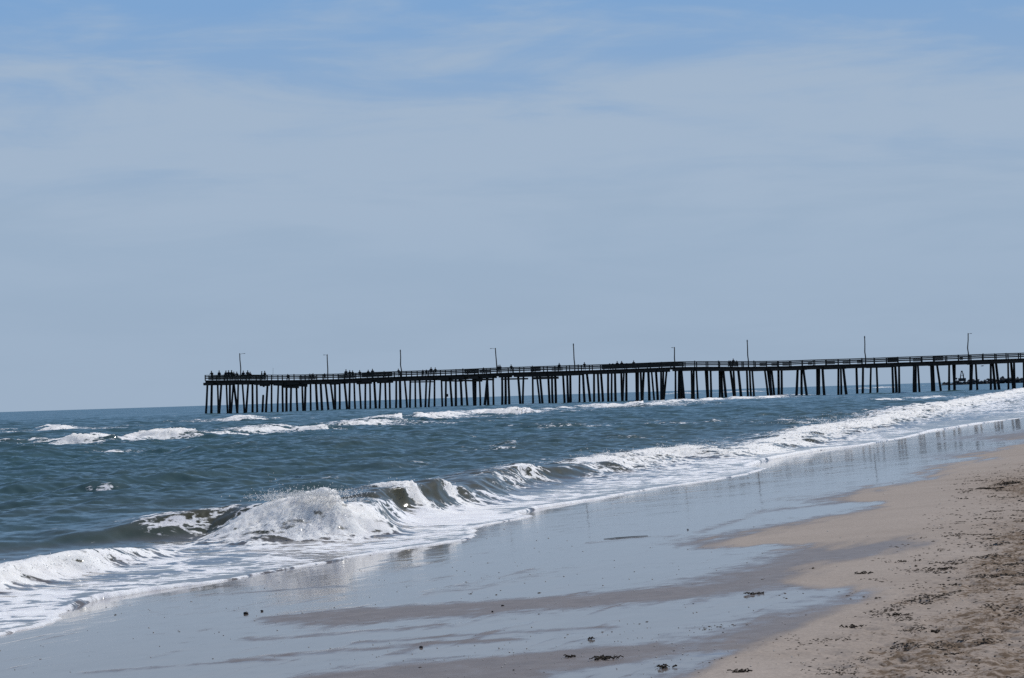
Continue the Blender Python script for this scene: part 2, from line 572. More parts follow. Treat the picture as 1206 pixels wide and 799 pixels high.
for c in CRESTS:
    W = [on_z(p[0], p[1], p[2]) for p in c['pts']]
    P = np.array([w[:2] for w in W])
    L = np.concatenate([[0], np.cumsum(np.linalg.norm(np.diff(P, axis=0), axis=1))])
    t = np.concatenate([np.arange(0, 30, .2), np.arange(30, 60, .6), np.arange(60, L[-1], 4.0)]) if L[-1] > 60 else np.linspace(0, L[-1], max(12, int(L[-1] / .6)))
    sg = 1.1 if W[0][1] < 60 else 2.5

    def smooth(v, sg_):
        k = np.exp(-((t[:, None] - t[None]) / sg_) ** 2) * np.gradient(t)[None]
        return (k @ np.interp(t, L, v)) / k.sum(1)
    far_ = np.clip((L[-1]) / 60, .2, 1)
    c['P'] = list(np.stack([smooth(P[:, 0], sg), smooth(P[:, 1], sg)], 1))
    tap = np.clip(np.minimum(t, L[-1] - t) / min(1.5, L[-1] * .25), 0, 1)
    tap = tap * tap * (3 - 2 * tap)
    c['H'] = list(smooth(np.array([p[2] for p in c['pts']]), .20) * tap * c.get('k', 1.0))
    Fv = smooth(np.array([p[3] for p in c['pts']]), .14 if W[0][1] < 60 else .4) * tap
    if W[0][1] > 70:
        ph_ = W[0][0]
        nz = fbm(t * .16 + ph_, t * 0 + 3.3, 4, 7, .65)
        Fv = Fv * np.clip(.66 + 2.3 * nz, .03, 1)
        c['H'] = list(np.array(c['H']) * np.clip(.95 + 1.1 * nz, .3, 1.35))
    c['Fm'] = list(Fv)

# apron of foam between the breaker and the swash edge, as seen on the level water
APRON_PX = [(-160, 700), (-40, 676), (0, 668), (58, 659), (120, 652), (150, 647), (185, 639), (240, 635), (300, 632), (340, 626), (405, 618),
            (440, 616), (480, 607), (520, 600), (560, 591), (640, 577), (700, 555), (770, 538), (840, 533), (900, 516), (965, 501), (1074, 480),
            (1145, 471), (1206, 460), (1300, 452)] + SWASH_PX[::-1][1:]


def sea_height():
    def dr(r):
        lim = .36 * r * r / 4845
        if r < 45:
            cap = .065
        elif r < 70:
            cap = .09
        else:
            cap = .09 * (r / 70) ** 1.5
        if r > 450:
            cap = max(cap, r * .012)
        return max(.022, min(lim, cap)) if r < 450 else cap
    rr = np.concatenate([np.array([.5, 3, 6, 9, 11]), radii(12.5, 9000, dr)])
    print('sea rows', len(rr), 'cols', len(ANG))
    Rg, Ag = np.meshgrid(rr, ANG, indexing='ij')
    X, Y = Rg * np.sin(Ag), Rg * np.cos(Ag)
    sh = X.shape
    sm, _ = poly_near(X.ravel(), Y.ravel(), MACRO)
    cand = sm > -9
    x, y, r, sm = X.ravel()[cand], Y.ravel()[cand], Rg.ravel()[cand], sm[cand]
    sd, _ = poly_near(x, y, SWASH)
    sd = np.where(inside(x, y, SEA_POLY), np.abs(sd), -np.abs(sd))
    # ragged thin edge
    sd = sd + (fbm(x * .9, y * .9, 4, 3) * .26 + fbm(x * 4, y * 4, 3, 4) * .06) * sstep(60, 20, r) + 0.0
    drow = np.gradient(rr)
    drl = np.broadcast_to(drow[:, None], sh).ravel()[cand]
    px, py = project(x, y, np.zeros_like(x))
    # ---- chop
    z = np.zeros_like(x)
    damp = .10 + .90 * sstep(.5, 16, sd)
    ncomp = 96
    lam = np.geomspace(.26, 24, ncomp)
    base = math.radians(-62)          # travel direction of the wind sea, towards the shore
    for i in range(ncomp):
        th = base + RNG.normal(0, .75)
        if lam[i] > 9:
            th = math.radians(-20) + RNG.normal(0, .22)
        k = 2 * np.pi / lam[i]
        a = .0112 * lam[i] ** .86 if lam[i] < 2.2 else .0112 * 2.2 ** .86 * (lam[i] / 2.2) ** .1
        a *= RNG.uniform(.6, 1.3) * .74
        w = sstep(1.6, 3.6, lam[i] / drl)
        ph = k * (x * math.cos(th) + y * math.sin(th)) + RNG.random() * 6.283
        # wandering phase breaks the regular trains
        s_ = np.sin(ph + 1.2 * np.sin(x * .11 + i) + 1.2 * np.sin(y * .07 + 2 * i))
        z += a * w * (s_ + .28 * (s_ * s_ - .5))
    grp = .75 + .5 * (fbm(x * .05, y * .035, 3, 21) + .3)
    z *= damp * np.clip(grp, .35, 1.5)
    # ---- breaking crests
    foam = np.zeros_like(x)
    froth = np.zeros_like(x)
    crestz = np.zeros_like(x)
    face = np.zeros_like(x)
    ox = np.zeros_like(x)
    oy = np.zeros_like(x)
    for ci, c in enumerate(CRESTS):
        P = np.array(c['P'])
        m0, m1 = P.min(0) - 9 - c['wb'] * 3, P.max(0) + 9 + c['wb'] * 3
        s = np.where((x > m0[0]) & (x < m1[0]) & (y > m0[1]) & (y < m1[1]))[0]
        if len(s) == 0:
            continue
        cd_, _ = poly_near(x[s], y[s], c['P'][::8] + [c['P'][-1]])
        s = s[np.abs(cd_) < 9 + 3 * c['wb']]
        if len(s) == 0:
            continue
        xs, ys = x[s], y[s]
        far = sstep(70, 160, r[s])
        wob = fbm(xs * .8, ys * .8, 3, 31 + ci) * (.22 + .8 * far + .5 * (ci == 0) * sstep(46, 58, r[s]))
        u, (H, Fm) = poly_near(xs, ys, c['P'], [c['H'], c['Fm']])
        # distance past the open ends
        e0, e1 = P[0], P[-1]
        u = u + wob
        bore = sstep(46, 58, r[s]) * (ci == 0)
        H = H * (1 - .38 * bore) * (1 + .35 * bore * fbm(xs * .35, ys * .35, 3, 44))
        wf = c['wf'] * (1 + 1.6 * bore) * (.75 + .5 * (H / .5)) * (1 + .35 * fbm(xs * .6, ys * .6, 2, 40 + ci))
        wb = c['wb']
        g = np.where(u > 0, np.exp(-(u / wb) ** 2), np.exp(-(np.abs(u) / wf) ** 2.2))
        # broken water is a ragged bank, not a smooth ridge
        lump = (fbm(xs * 1.7, ys * 1.7, 3, 50 + ci, .55) * .22 + (.25 - np.abs(fbm(xs * 4.2, ys * 4.2, 3, 60 + ci, .6))) * .30)
        br = Fm * (np.exp(-((u + wf * .35) / (wf * 1.3)) ** 2))
        hz = H * g * (1 + .16 * fbm(xs * 1.3, ys * 1.3, 3, 70 + ci))
        hz = hz + br * lump * np.minimum(H, .8) * (.8 - .15 * far + .10 * sstep(.46, .6, H) * (1 - far))
        crestz[s] = np.maximum(crestz[s], hz)
        fo = Fm * np.where(u > 0, np.exp(-(u / (wb * .22 + .05)) ** 2), np.exp(-(np.abs(u) / (wf * (1.9 - .9 * bore) + .15)) ** 2))
        fo = fo * (1 - bore * .75 * sstep(-.1, .35, fbm(xs * .22, ys * .22, 4, 45)))
        foam[s] = np.maximum(foam[s], np.clip(fo * 1.12, 0, 1.05))
        tr = Fm * (.36 + .34 * far) * np.where(u > 0, np.exp(-(u / (wb * 1.8)) ** 2), np.exp(-(np.abs(u) / (2.5 + 5 * far)) ** 2))
        foam[s] = np.maximum(foam[s], tr)
        froth[s] = np.maximum(froth[s], br)
        face[s] = np.maximum(face[s], g * np.clip(H / .42, 0, 1.2) * np.where(u > 0, np.exp(-(u / (wb * .55)) ** 2), 1.0))
        # lean of the lip towards the shore
        lean = (g ** 3) * H * .55 * (1 - .6 * far)
        ox[s] += lean * .90
        oy[s] += -lean * .42
    z += crestz
    # ---- apron
    q = poly_sdf(px / 5.0, py, [(a / 5.0, b) for a, b in APRON_PX])
    ap = sstep(-2.0, 5.0, q + 3.5 * fbm(x * .5, y * .5, 3, 81))
    dens = .44 + .45 * fbm(x * .25, y * .25, 4, 82) + .10 * sstep(2.0, 0.2, sd)
    # thinner, greyer sheets
    thin = np.maximum(np.exp(-((px - 160) / 150) ** 2 - ((py - 678) / 11) ** 2) * .24,
                      np.exp(-((px - 1090) / 110) ** 2 - ((py - 497) / 9) ** 2) * .38)
    dens = dens - thin
    dens = dens + .07 * np.exp(-((px - 30) / 90) ** 2 - ((py - 715) / 20) ** 2)
    dens = dens + .22 * np.exp(-((px - 480) / 90) ** 2 - ((py - 605) / 9) ** 2)
    dens = dens + .25 * np.exp(-((px - 560) / 60) ** 2 - ((py - 612) / 9) ** 2)
    dens = dens + .08 * sstep(760, 860, px) * sstep(1060, 960, px)
    foam = np.maximum(foam, ap * np.clip(dens, .12, .96))
    # bright rim where the sheet ends
    rim = np.exp(-((sd - .02) / (.07 + .0012 * r)) ** 2)
    rimw = np.clip(.85 + fbm(x * .35, y * .35, 3, 84) * .9, 0, 1)
    foam = np.maximum(foam, rim * rimw * 1.0)
    # patch left of the breaker
    foam = np.maximum(foam, .55 * np.exp(-((px - 175) / 45) ** 2 - ((py - 627) / 8) ** 2))
    # scattered flecks on the open water
    fl = sstep(.48, .62, fbm(x * .09, y * .06, 5, 90)) * .30
    foam = np.maximum(foam, fl * sstep(6, 20, sd) * sstep(1500, 200, r))
    # ---- meeting the sand
    zs = sand_macro(sm)
    swz = 0.004 + .010 * sstep(.0, .35, sd) + .02 * sstep(.2, 3, sd) + .012 * fbm(x * 1.5, y * 1.5, 3, 95) * sstep(.3, 1.5, sd)
    bank = .010 * rim
    sheet = zs + swz + bank
    z = np.where(zs > -.25, np.maximum(z * sstep(0, 1.5, sd), sheet), z)
    z = np.where(sd < .03, zs - .03 + (z - zs + .03) * sstep(-.06, .03, sd), z)
    murk_backlit = np.clip(.95 * sstep(7, .5, sd) + .40 * face * sstep(220, 60, r) + .22 * sstep(30, 6, sd) + .25 * sstep(.1, .5, z) * sstep(200, 40, r), 0, 1)  # inshore sediment, plus backlit translucence painted onto wave faces and crests
    murk_backlit = np.clip(murk_backlit + .18 * sstep(.08, .5, fbm(x * .06, y * .04, 3, 99)) * sstep(300, 60, r), 0, 1)
    chop = .26 + .03 * sstep(28, 60, r) + .06 * sstep(60, 260, r)
    chop = chop * (.25 + .75 * sstep(.3, 9, sd)) * (1 + .7 * face * sstep(250, 60, r))
    full = lambda v, d=0.0: (lambda a: (a.__setitem__(cand, v), a)[1])(np.full(cand.shape, float(d))).reshape(sh)
    Z = full(z, -5)
    XX, YY = X + full(ox), Y + full(oy)
    keep = full((sd > -.35).astype(float)) > .5
    keep |= False
    SEA.update(x=x, y=y, z=z, ox=ox, oy=oy, froth=froth, foam=foam, r=r, px=px, crestz=crestz)
    return fan_mesh('sea', XX, YY, Z, keep, dict(foam=full(foam), murk_backlit=full(murk_backlit), chop=full(chop), froth=full(froth), shoal=full(sstep(8, 1, sd) * sstep(.12, .03, crestz))), sea_material())


SEA = {}
sea = sea_height()
tag(sea, kind='structure')

# ------------------------------------------------------------------ beach
MIRROR_PX = [(-400, 1000), (-400, 660), (0, 630), (400, 580), (700, 520), (900, 490), (1100, 470), (1206, 458), (1500, 440), (1500, 470), (1300, 497),
             (1245, 502), (1206, 507), (1160, 512), (1110, 517), (1206, 520), (1180, 527), (1130, 534), (1100, 537), (1165, 540), (1130, 545), (1100, 550), (1078, 558),
             (1085, 564), (1050, 570), (1012, 576), (960, 585), (930, 590), (1030, 593), (985, 606), (920, 616), (850, 628), (800, 636), (782, 641), (810, 645), (935, 643), (900, 655),
             (884, 660), (835, 675), (795, 690), (740, 702), (650, 710), (560, 716), (400, 725), (370, 735), (560, 728), (680, 716), (790, 708), (900, 698), (1000, 690), (1010, 697),
             (930, 716), (860, 738), (800, 757), (760, 764), (700, 766), (600, 774), (480, 782), (400, 792), (330, 810), (200, 1000)]
PUDDLE_PX = [(640, 790), (720, 782), (800, 772), (870, 765), (830, 785), (760, 800), (640, 812)]
DAMP_PX = [(-400, 1200), (-400, 640), (0, 600), (600, 500), (1206, 440), (1500, 430), (1500, 480), (1290, 505), (1206, 528), (1150, 545), (1090, 568), (1010, 588),
           (1060, 596), (1010, 612), (870, 636), (850, 643), (960, 640), (1090, 625), (1100, 640), (1060, 655), (980, 668), (950, 685), (1040, 690), (1050, 702), (960, 735), (900, 765), (820, 800), (760, 1000)]
STREAKS = [([(330, 729), (400, 722), (480, 717), (560, 713), (640, 708), (720, 702), (800, 696)], 5.5, 1.0),
           ([(300, 752), (400, 745), (470, 741), (520, 736)], 2.6, .85),
           ([(280, 777), (400, 766), (480, 760), (600, 752)], 2.4, .8),
           ([(100, 792), (240, 781), (330, 777)], 1.8, .6),
           ([(420, 757), (520, 750), (640, 742), (720, 738)], 2.0, .6),
           ([(380, 800), (480, 790), (560, 782), (660, 772), (740, 764)], 6, 1.0),
           ([(820, 626), (900, 603), (960, 596), (1030, 588)], 1.6, .6),
           ([(700, 640), (760, 633), (800, 630)], 1.0, .5),
           ([(240, 700), (330, 694), (400, 690)], 1.6, .5)]


def beach_height():
    def dr(r):
        return max(.018, min(.36 * r * r / 4845, .07 * max(1, (r / 40)) ** 1.6)) if r < 400 else r * .05
    rr = np.concatenate([np.array([.01, 1, 2, 3.5, 5, 6, 6.8]), radii(7.4, 9000, dr)])
    print('beach rows', len(rr))
    Rg, Ag = np.meshgrid(rr, ANG, indexing='ij')
    X, Y = Rg * np.sin(Ag), Rg * np.cos(Ag)
    sh = X.shape
    x, y, r = X.ravel(), Y.ravel(), Rg.ravel()
    sm, _ = poly_near(x, y, MACRO)
    z0 = sand_macro(sm)
    px, py = project(x, y, z0)
    beh = y < 1.0
    q = poly_sdf(px / 6.0, py, [(a / 6.0, b) for a, b in MIRROR_PX])
    q2 = poly_sdf(px / 6.0, py, [(a / 6.0, b) for a, b in PUDDLE_PX])
    qd = poly_sdf(px / 6.0, py, [(a / 6.0, b) for a, b in DAMP_PX])
    # anisotropic coordinates, long axis along the shore
    ca, sa = math.cos(math.radians(68)), math.sin(math.radians(68))
    al, ac = x * ca + y * sa, -x * sa + y * ca
    n1 = fbm(al * .22, ac * 1.1, 4, 101)
    n2 = fbm(al * .9, ac * 4.0, 4, 102)
    soft = 1 + .9 * sstep(630, 700, py)
    film = np.maximum(sstep(-8 * soft, 6 * soft, q + (4.5 * n1 + 3.0 * n2) * soft), .8 * sstep(-6, 5, q2 + 3 * n1 + 2 * n2))
    n3 = fbm(al * .5, ac * 6.0, 4, 103, .6)
    film = film - .38 * sstep(.22, .55, n3) * sstep(600, 700, py)
    near = sstep(640, 720, py)
    film = film - near * np.clip(.55 * sstep(.12, .5, n1 + .5 * n2), 0, 1) * sstep(200, 600, px)
    for P, w, s in STREAKS:
        d, _ = poly_near(px / 6.0, py, [(a / 6.0, b) for a, b in P])
        film = film - .78 * s * np.exp(-((d + 2.0 * n1 + .8 * n2) / w) ** 2)
    film = np.clip(film, 0, 1)
    film[beh] = 0
    damp = sstep(-11, 10, qd - 4 + 6 * n1 + 5 * n2)
    # damp veins reaching up the beach
    damp = np.maximum(damp, film)
    damp[beh] = 0
    # trodden upper beach at the lower right
    tr = sstep(-.08, .62, ((px - 1010) / 330 + (py - 640) / 300 - .12)) * (px > 600)
    tr2 = np.exp(-((px - 1190) / 50) ** 2 - ((py - 572) / 14) ** 2) * .75
    pt = fbm(al * .5, ac * 1.4, 4, 111)
    wr = np.clip(tr * (.95 + .9 * pt) + tr2 + .30 * sstep(.1, .5, pt + .4 * n2) * sstep(640, 700, py) * sstep(700, 950, px) * (1 - .5 * film), 0, 1)
    wr[beh] = .6
    wr *= (1 - .8 * film)
    # relief
    flat = 1 - film
    z = z0 + .010 * n1 * (.25 + .75 * flat) + .004 * n2 * flat
    z += flat * .0035 * fbm(x * 6, y * 6, 3, 120)
    bumps = fbm(x * 5.5, y * 5.5, 4, 121, .55)
    dimp = np.clip(fbm(x * 3.6, y * 3.6, 2, 122) - .12, 0, 1)
    z += wr * (.034 * bumps - .085 * dimp) * sstep(60, 15, r)
    z -= .004 * film
    sd, _ = poly_near(x, y, SWASH)
    sd = np.where(inside(x, y, SEA_POLY), np.abs(sd), -np.abs(sd))
    keep = (sd < 6).reshape(sh)
    BEACH.update(fn=None)
    g = lambda v: v.reshape(sh)
    BEACH.update(x=x, y=y, z=z, px=px, py=py, wr=wr, film=film, vis=(px > -20) & (px < 1226) & (py > 480) & (py < 815) & (sd < 0) & (~beh))
    return fan_mesh('beach', X, Y, g(z), keep, dict(film=g(film), damp=g(damp), wrack=g(wr)), sand_material())


BEACH = {}
beach = beach_height()
tag(beach, kind='structure')


def on_sand(px, py):
    """the point of the beach seen at a pixel of the photograph"""
    z = .1
    for _ in range(12):
        p = on_z(px, py, z)
        sm, _ = poly_near(np.array([p[0]]), np.array([p[1]]), MACRO)
        z = float(sand_macro(sm)[0])
    return Vector((p[0], p[1], z))


# ------------------------------------------------------------------ materials of the objects
M_WOOD = simple_mat('weathered_timber', (.058, .048, .040), (.028, .024, .021), 1.5, .85, .2)
M_PILE = simple_mat('tarred_pile', (.030, .027, .025), (.014, .013, .013), 1.2, .75, .25)
M_RAIL = simple_mat('grey_railing_wood', (.075, .068, .060), (.035, .032, .029), 2.0, .85, .2)
M_POLE = simple_mat('lamp_pole_wood', (.055, .047, .040), (.03, .027, .024), 2.0, .8, .2)
M_LAMP = simple_mat('lamp_metal', (.10, .10, .10), (.06, .06, .06), 6.0, .5, .4)
M_ROCK = simple_mat('jetty_rock', (.060, .070, .080), (.030, .036, .042), .25, .9, .2)
M_WEED = simple_mat('dry_seaweed', (.085, .062, .042), (.035, .026, .018), 40, .85, .2)
M_LITTER = simple_mat('brown_litter', (.17, .125, .088), (.07, .052, .036), 30, .9, .15)
M_SHELL = simple_mat('bleached_shell', (.62, .60, .55), (.42, .40, .36), 60, .5, .4)
M_STONE = simple_mat('dark_pebble', (.035, .03, .028), (.018, .016, .015), 40, .6, .3)
M_BIRD = simple_mat('gull_feather', (.12, .12, .13), (.07, .07, .08), 8, .8, .2)
M_SPRAY, _nt = new_mat('spray_water')
_g = NT(_nt)
_d = _g.principled(Base_Color=C(.9, .9, .89), Roughness=.6)
_t = _g.n('ShaderNodeBsdfTranslucent')
_t.inputs['Color'].default_value = C(.92, .92, .91)
_m = _g.n('ShaderNodeMixShader')
_m.inputs[0].default_value = .55
_g.l(_d.outputs[0], _m.inputs[1])
_g.l(_t.outputs[0], _m.inputs[2])
_g.out(_m.outputs[0])

# ------------------------------------------------------------------ fishing pier
AL = math.radians(8.9)
NRM = np.array([math.sin(AL), math.cos(AL), 0.0])
AX = np.array([math.cos(AL), -math.sin(AL), 0.0])      # along the pier, towards the shore
D0 = 444.0
HALF = 2.7


def on_pier(px, py, off=0.0):
    d = ray(px, py)
    t = (D0 + off) / (d @ NRM)
    return CAM + d * t


RAILTOP = [(241, 442.0), (282, 441.5), (330, 441.6), (350, 441.5), (400, 440.3), (435, 438.6), (470, 437.4), (530, 435.5), (590, 433.0), (650, 431.0), (700, 429.6),
           (750, 427.8), (795, 426.0), (830, 425.6), (880, 425.7), (930, 424.9), (950, 424.0), (1020, 422.0), (1070, 420.2), (1140, 417.8), (1206, 415.6), (1290, 412.9), (1400, 409.4)]
S0 = float(on_pier(241.5, 450, -HALF) @ AX)
S1 = float(on_pier(1400, 445) @ AX)
SM = float(on_pier(690, 445) @ AX)      # the outer part has deeper beams
_rs, _rz = [], []
for a, b in RAILTOP:
    p = on_pier(a, b, -HALF)
    _rs.append(float(p @ AX))
    _rz.append(float(p[2]))


def deck_z(s):
    return float(np.interp(s, _rs, _rz)) - 1.12


def pp(s, off, z):
    return Vector((AX[0] * s + NRM[0] * (D0 + off), AX[1] * s + NRM[1] * (D0 + off), z))


p0 = pp(S0, 0, 0)
pier = empty('fishing_pier', p0, 'long dark timber fishing pier on leaning piles reaching out from the shore into the sea', 'pier')


def under(o):
    """keep world coordinates of a part built in place"""
    o.matrix_parent_inverse = Matrix.Translation(-p0)
    return o


def strip(mb, off, w, zoff, h, s_a, s_b, step=2.4):
    n = max(1, int(round((s_b - s_a) / step)))
    ss = np.linspace(s_a, s_b, n + 1)
    bm = mb.bm
    rings = []
    for s in ss:
        z = deck_z(s) + zoff
        rings.append([bm.verts.new(pp(s, off - w / 2, z - h / 2)), bm.verts.new(pp(s, off + w / 2, z - h / 2)),
                      bm.verts.new(pp(s, off + w / 2, z + h / 2)), bm.verts.new(pp(s, off - w / 2, z + h / 2))])
    for i in range(n):
        for k in range(4):
            bm.faces.new([rings[i][k], rings[i][(k + 1) % 4], rings[i + 1][(k + 1) % 4], rings[i + 1][k]])
    bm.faces.new(rings[0][::-1])
    bm.faces.new(rings[-1])


mb = MB()
strip(mb, 0, 2 * HALF + .3, -.05, .10, S0, S1)
under(mb.build('deck', M_WOOD, pier))
for off in (-HALF + .25, 0, HALF - .25):
    mb = MB()
    strip(mb, off, .18, -.36, .56, S0, SM)
    strip(mb, off, .18, -.27, .36, SM, S1)
    under(mb.build('deck_beam', M_WOOD, pier))
for off in (-HALF, HALF):
    mb = MB()
    strip(mb, off, .30, 1.07, .13, S0, S1)
    rl = under(mb.build('railing', M_RAIL, pier))
    for zo in (.77, .42):
        mb = MB()
        strip(mb, off + (.09 if off < 0 else -.09), .05, zo, .20, S0, S1)
        mb.build('rail', M_RAIL, rl)
    n = int((S1 - S0) / 2.4)
    row = MB()
    for i in range(n + 1):
        s = S0 + .1 + i * 2.4 + random.uniform(-.12, .12)
        z = deck_z(s)
        hgt = 1.03 if random.random() < .85 else 1.15
        each = (off < 0 and i < 86) or (off > 0 and n - 30 <= i < n - 16)
        mb = MB() if each else row
        mb.box(pp(s, off, z + hgt / 2), AX * .11, NRM * .07, (0, 0, hgt / 2 + .1))
        if each:
            mb.build('railing_post', M_RAIL, rl)
    if off > 0:
        row.build('railing_post_row', M_RAIL, rl)['kind'] = 'stuff'
# sections of the near railing closed with boards, and seats against the rail
PANELS = [(245, 283, .95, .8), (283, 312, 1.0, .9), (352, 372, .9, .5), (398, 418, .9, .7), (426, 462, .95, .8), (547, 563, .95, .6), (565, 578, .8, .5), (625, 637, .95, .9), (650, 663, .85, .5),
          (709, 735, 1.03, .95), (735, 766, 1.03, .95), (766, 796, 1.03, .95), (796, 806, .95, .8), (858, 870, .95, .9), (895, 904, .9, .8), (909, 917, .7, .6),
          (922, 930, .9, .7), (952, 957, .7, .5), (974, 984, .9, .7), (993, 1001, .85, .6), (1010, 1016, .8, .5), (1046, 1058, 1.0, .9), (1076, 1086, .85, .6), (1100, 1112, .95, .85), (1131, 1135, .75, .7)]
for a, b, top, dn in PANELS:
    sa = float(on_pier(a, 445, -HALF) @ AX)
    sb = float(on_pier(b, 445, -HALF) @ AX)
    mb = MB()
    nb = 5
    for k in range(nb):
        z0_ = .10 + (top - .10) * k / nb
        strip(mb, -HALF + .16, .04, z0_ + (top - .1) / nb * .48, (top - .1) / nb * (.72 + .25 * dn), sa, sb)
    under(mb.build('rail_board_panel', M_WOOD, pier))

# piles as measured: x of the head under the deck, x at the waterline
PILES = [(244.5, 242.4), (249.6, 249), (256.3, 257), (261, 258), (266.6, 268.3), (270.8, 270.8), (275, 272), (275, 279.5), (280.7, 279.5), (285.3, 287.8), (292.5, 289.9),
         (297.3, 297.3), (302.5, 303), (315.4, 313.3), (320, 320), (328, 327), (332.6, 333.2), (337.5, 337.5), (343, 342.5), (349, 350.4), (355.8, 357.2), (360, 359),
         (365.7, 366), (372, 374), (377.5, 379.4), (383, 386.7), (389, 393.7), (394.5, 394.5), (400, 400), (405.5, 408.9), (412, 411.5), (417, 418.4), (423, 425),
         (430.4, 430.4), (435.6, 436), (440.6, 442.6), (448.4, 447), (453.6, 454.5), (458.8, 459.4), (466.7, 466.3), (471, 471.6), (476.4, 479.3), (483.4, 482.8),
         (489, 489.4), (494, 495.7), (502.3, 501), (507, 505), (511.8, 511.8), (519.9, 521.2), (525.3, 525.1), (529.9, 532.4), (536.7, 536.9), (542.3, 543.8), (548, 550.6),
         (557.2, 558.9), (560, 559.7), (564.7, 565.7), (574.4, 570.9), (573.4, 575), (580.7, 581.3), (591.4, 591.4), (595.4, 595.4), (598.7, 599.7), (610, 612.8),
         (616.7, 615.9), (627.3, 627.9), (631.9, 635.8), (635.6, 638.9), (645.5, 647.2), (650, 651), (653.8, 654.7), (663, 665), (668, 669.4), (671.6, 672.2), (682.6, 682.6),
         (686.5, 688.6), (690.9, 695), (699.6, 699.8), (704, 705.4), (707.7, 710.2), (716.2, 716.6), (720.5, 720.4), (724.3, 725.1), (731.7, 733), (735, 733.4), (737.7, 737.6),
         (749.4, 750.2), (751.4, 751.2), (754.5, 756), (758.4, 756.6), (763.5, 764.7), (767.2, 770.5), (772.4, 774.6), (778.6, 779), (781.3, 780.5), (785.4, 781.7),
         (795.6, 795.6), (799.9, 799.9), (802.4, 802.4), (802.2, 805.5), (814.4, 814.9), (817.1, 817.2), (820, 821.9), (830.8, 833.5), (833, 834.3), (836.8, 837.5),
         (847.2, 847.6), (849.3, 850.9), (851.5, 855), (860, 865), (863.8, 865.8), (869.3, 872.9), (879.5, 880.9), (882.8, 884.7), (885.7, 888), (900.4, 904.6),
         (903.7, 908.3), (906.2, 909), (908.5, 911.8), (916.8, 917), (920.5, 920.5), (939.6, 938), (944, 944.4), (945.8, 950.2), (962.4, 962.8), (965, 965), (968.6, 970.9),
         (987.5, 987.5), (990.2, 990.8), (992.9, 996.8), (1008.6, 1009.7), (1016.5, 1016.1), (1025.8, 1025.2), (1032.3, 1033.3), (1050.9, 1052.2), (1054.2, 1055.7),
         (1058.8, 1059.4), (1076.3, 1076.2), (1078.7, 1078.7), (1081, 1083), (1096.4, 1097.8), (1098.7, 1100.3), (1103.2, 1108.2), (1117.9, 1117.9), (1122.2, 1124.3),
         (1124.3, 1124.3), (1143.1, 1142.8), (1145, 1143.7), (1149, 1151.2), (1166.8, 1167), (1169, 1172), (1172.7, 1177), (1187.2, 1187.6), (1190.6, 1193.5),
         (1194.2, 1195.3), (1205.6, 1205.8), (1210, 1210), (1214, 1216), (1230, 1230), (1234, 1235), (1238, 1240), (1254, 1254), (1258, 1259), (1262, 1265), (1280, 1280)]
rows3 = (-2.2, 0.0, 2.2)


def pile_mesh(mb, tx, bx, row):
    rail_y = float(np.interp(tx, [a for a, _ in RAILTOP], [b for _, b in RAILTOP]))
    pt = on_pier(tx, rail_y + 9.5, row)
    s = float(pt @ AX)
    top = pp(s, row, deck_z(s) - .47)
    hy = 485.2 - .0316 * bx
    pb = on_pier(bx, hy + 10.9, row)
    sb = float(pb @ AX)
    foot = pp(sb, row, 0.0)
    d = foot - top
    end = top + d * ((top.z + 2.2) / top.z)
    rad = random.uniform(.20, .28)
    mid = top.lerp(end, .5) + Vector((random.uniform(-.05, .05), 0, 0))
    mb.tube([top + Vector((0, 0, .25)), mid, end], [rad * .9, rad, rad * 1.12], 8)
    return s


order = sorted(range(len(PILES)), key=lambda i: -PILES[i][0])
inview = [i for i in order if PILES[i][0] < 1207]
single = set(inview[:100])
rest = MB()
nrest = 0
caps = {}
for i, (tx, bx) in enumerate(PILES):
    left = tx < 1000
    row = rows3[i % 3] if left else rows3[2 - i % 3]
    if i in single:
        mb = MB()
        s = pile_mesh(mb, tx, bx, row)
        under(mb.build('pile', M_PILE, pier, smooth=True))
    else:
        s = pile_mesh(rest, tx, bx, row)
    caps.setdefault(i // 3, []).append((s, row))
rp = under(rest.build('pile_row', M_PILE, pier, smooth=True))
rp['kind'] = 'stuff'
for k, L in caps.items():
    if len(L) < 2:
        continue
    m = sum(a for a, _ in L) / len(L)
    spread = max(a for a, _ in L) - min(a for a, _ in L)
    mb = MB()
    z = deck_z(m) - (.74 if m < SM else .60)
    L.sort(key=lambda q: q[1])
    w = .30 + .5 * spread
    mb.box(pp(m, 0, z), AX * (w + .35), NRM * (HALF + .35), (0, 0, random.uniform(.19, .30)))
    under(mb.build('pile_cap', M_WOOD, pier))
# loose lower timbers hanging below the outer part
LOW = [(240, 274, 452.6, 452.2, .14), (306, 318, 453.2, 453.0, .22), (322, 345, 451.6, 452.5, .45), (333, 352, 454.4, 455.0, .42), (344, 362, 452.5, 453.4, .4), (388, 400, 451.4, 450.8, .3), (420, 438, 450.8, 450.0, .3), (444, 463, 449.6, 449.0, .28), (483, 512, 449.2, 448.8, .16),
       (488, 500, 446.8, 446.2, .3), (519, 545, 447.6, 448.0, .2), (540, 568, 447.2, 447.8, .24), (561, 582, 446.2, 446.2, .26), (590, 622, 445.8, 445.2, .22), (628, 658, 444.8, 444.0, .34)]
for a, b, ya, yb, h in LOW:
    A = on_pier(a, ya + 1.0, -HALF + .2)
    B = on_pier(b, yb + 1.0, -HALF + .2)
    mb = MB()
    mb.bar(A, B, .24, h * 1.25 + .05, NRM)
    under(mb.build('lower_brace', M_WOOD, pier))
mb = MB()
A = on_pier(310.5, 453, 0)
mb.bar(A, A - np.array([0, 0, .55]), .35, .35, NRM)
under(mb.build('broken_pile_head', M_PILE, pier))
mb = MB()
A = on_pier(526.4, 465.8, -2.4)
mb.box(A, AX * .26, NRM * .05, (0, 0, .30))
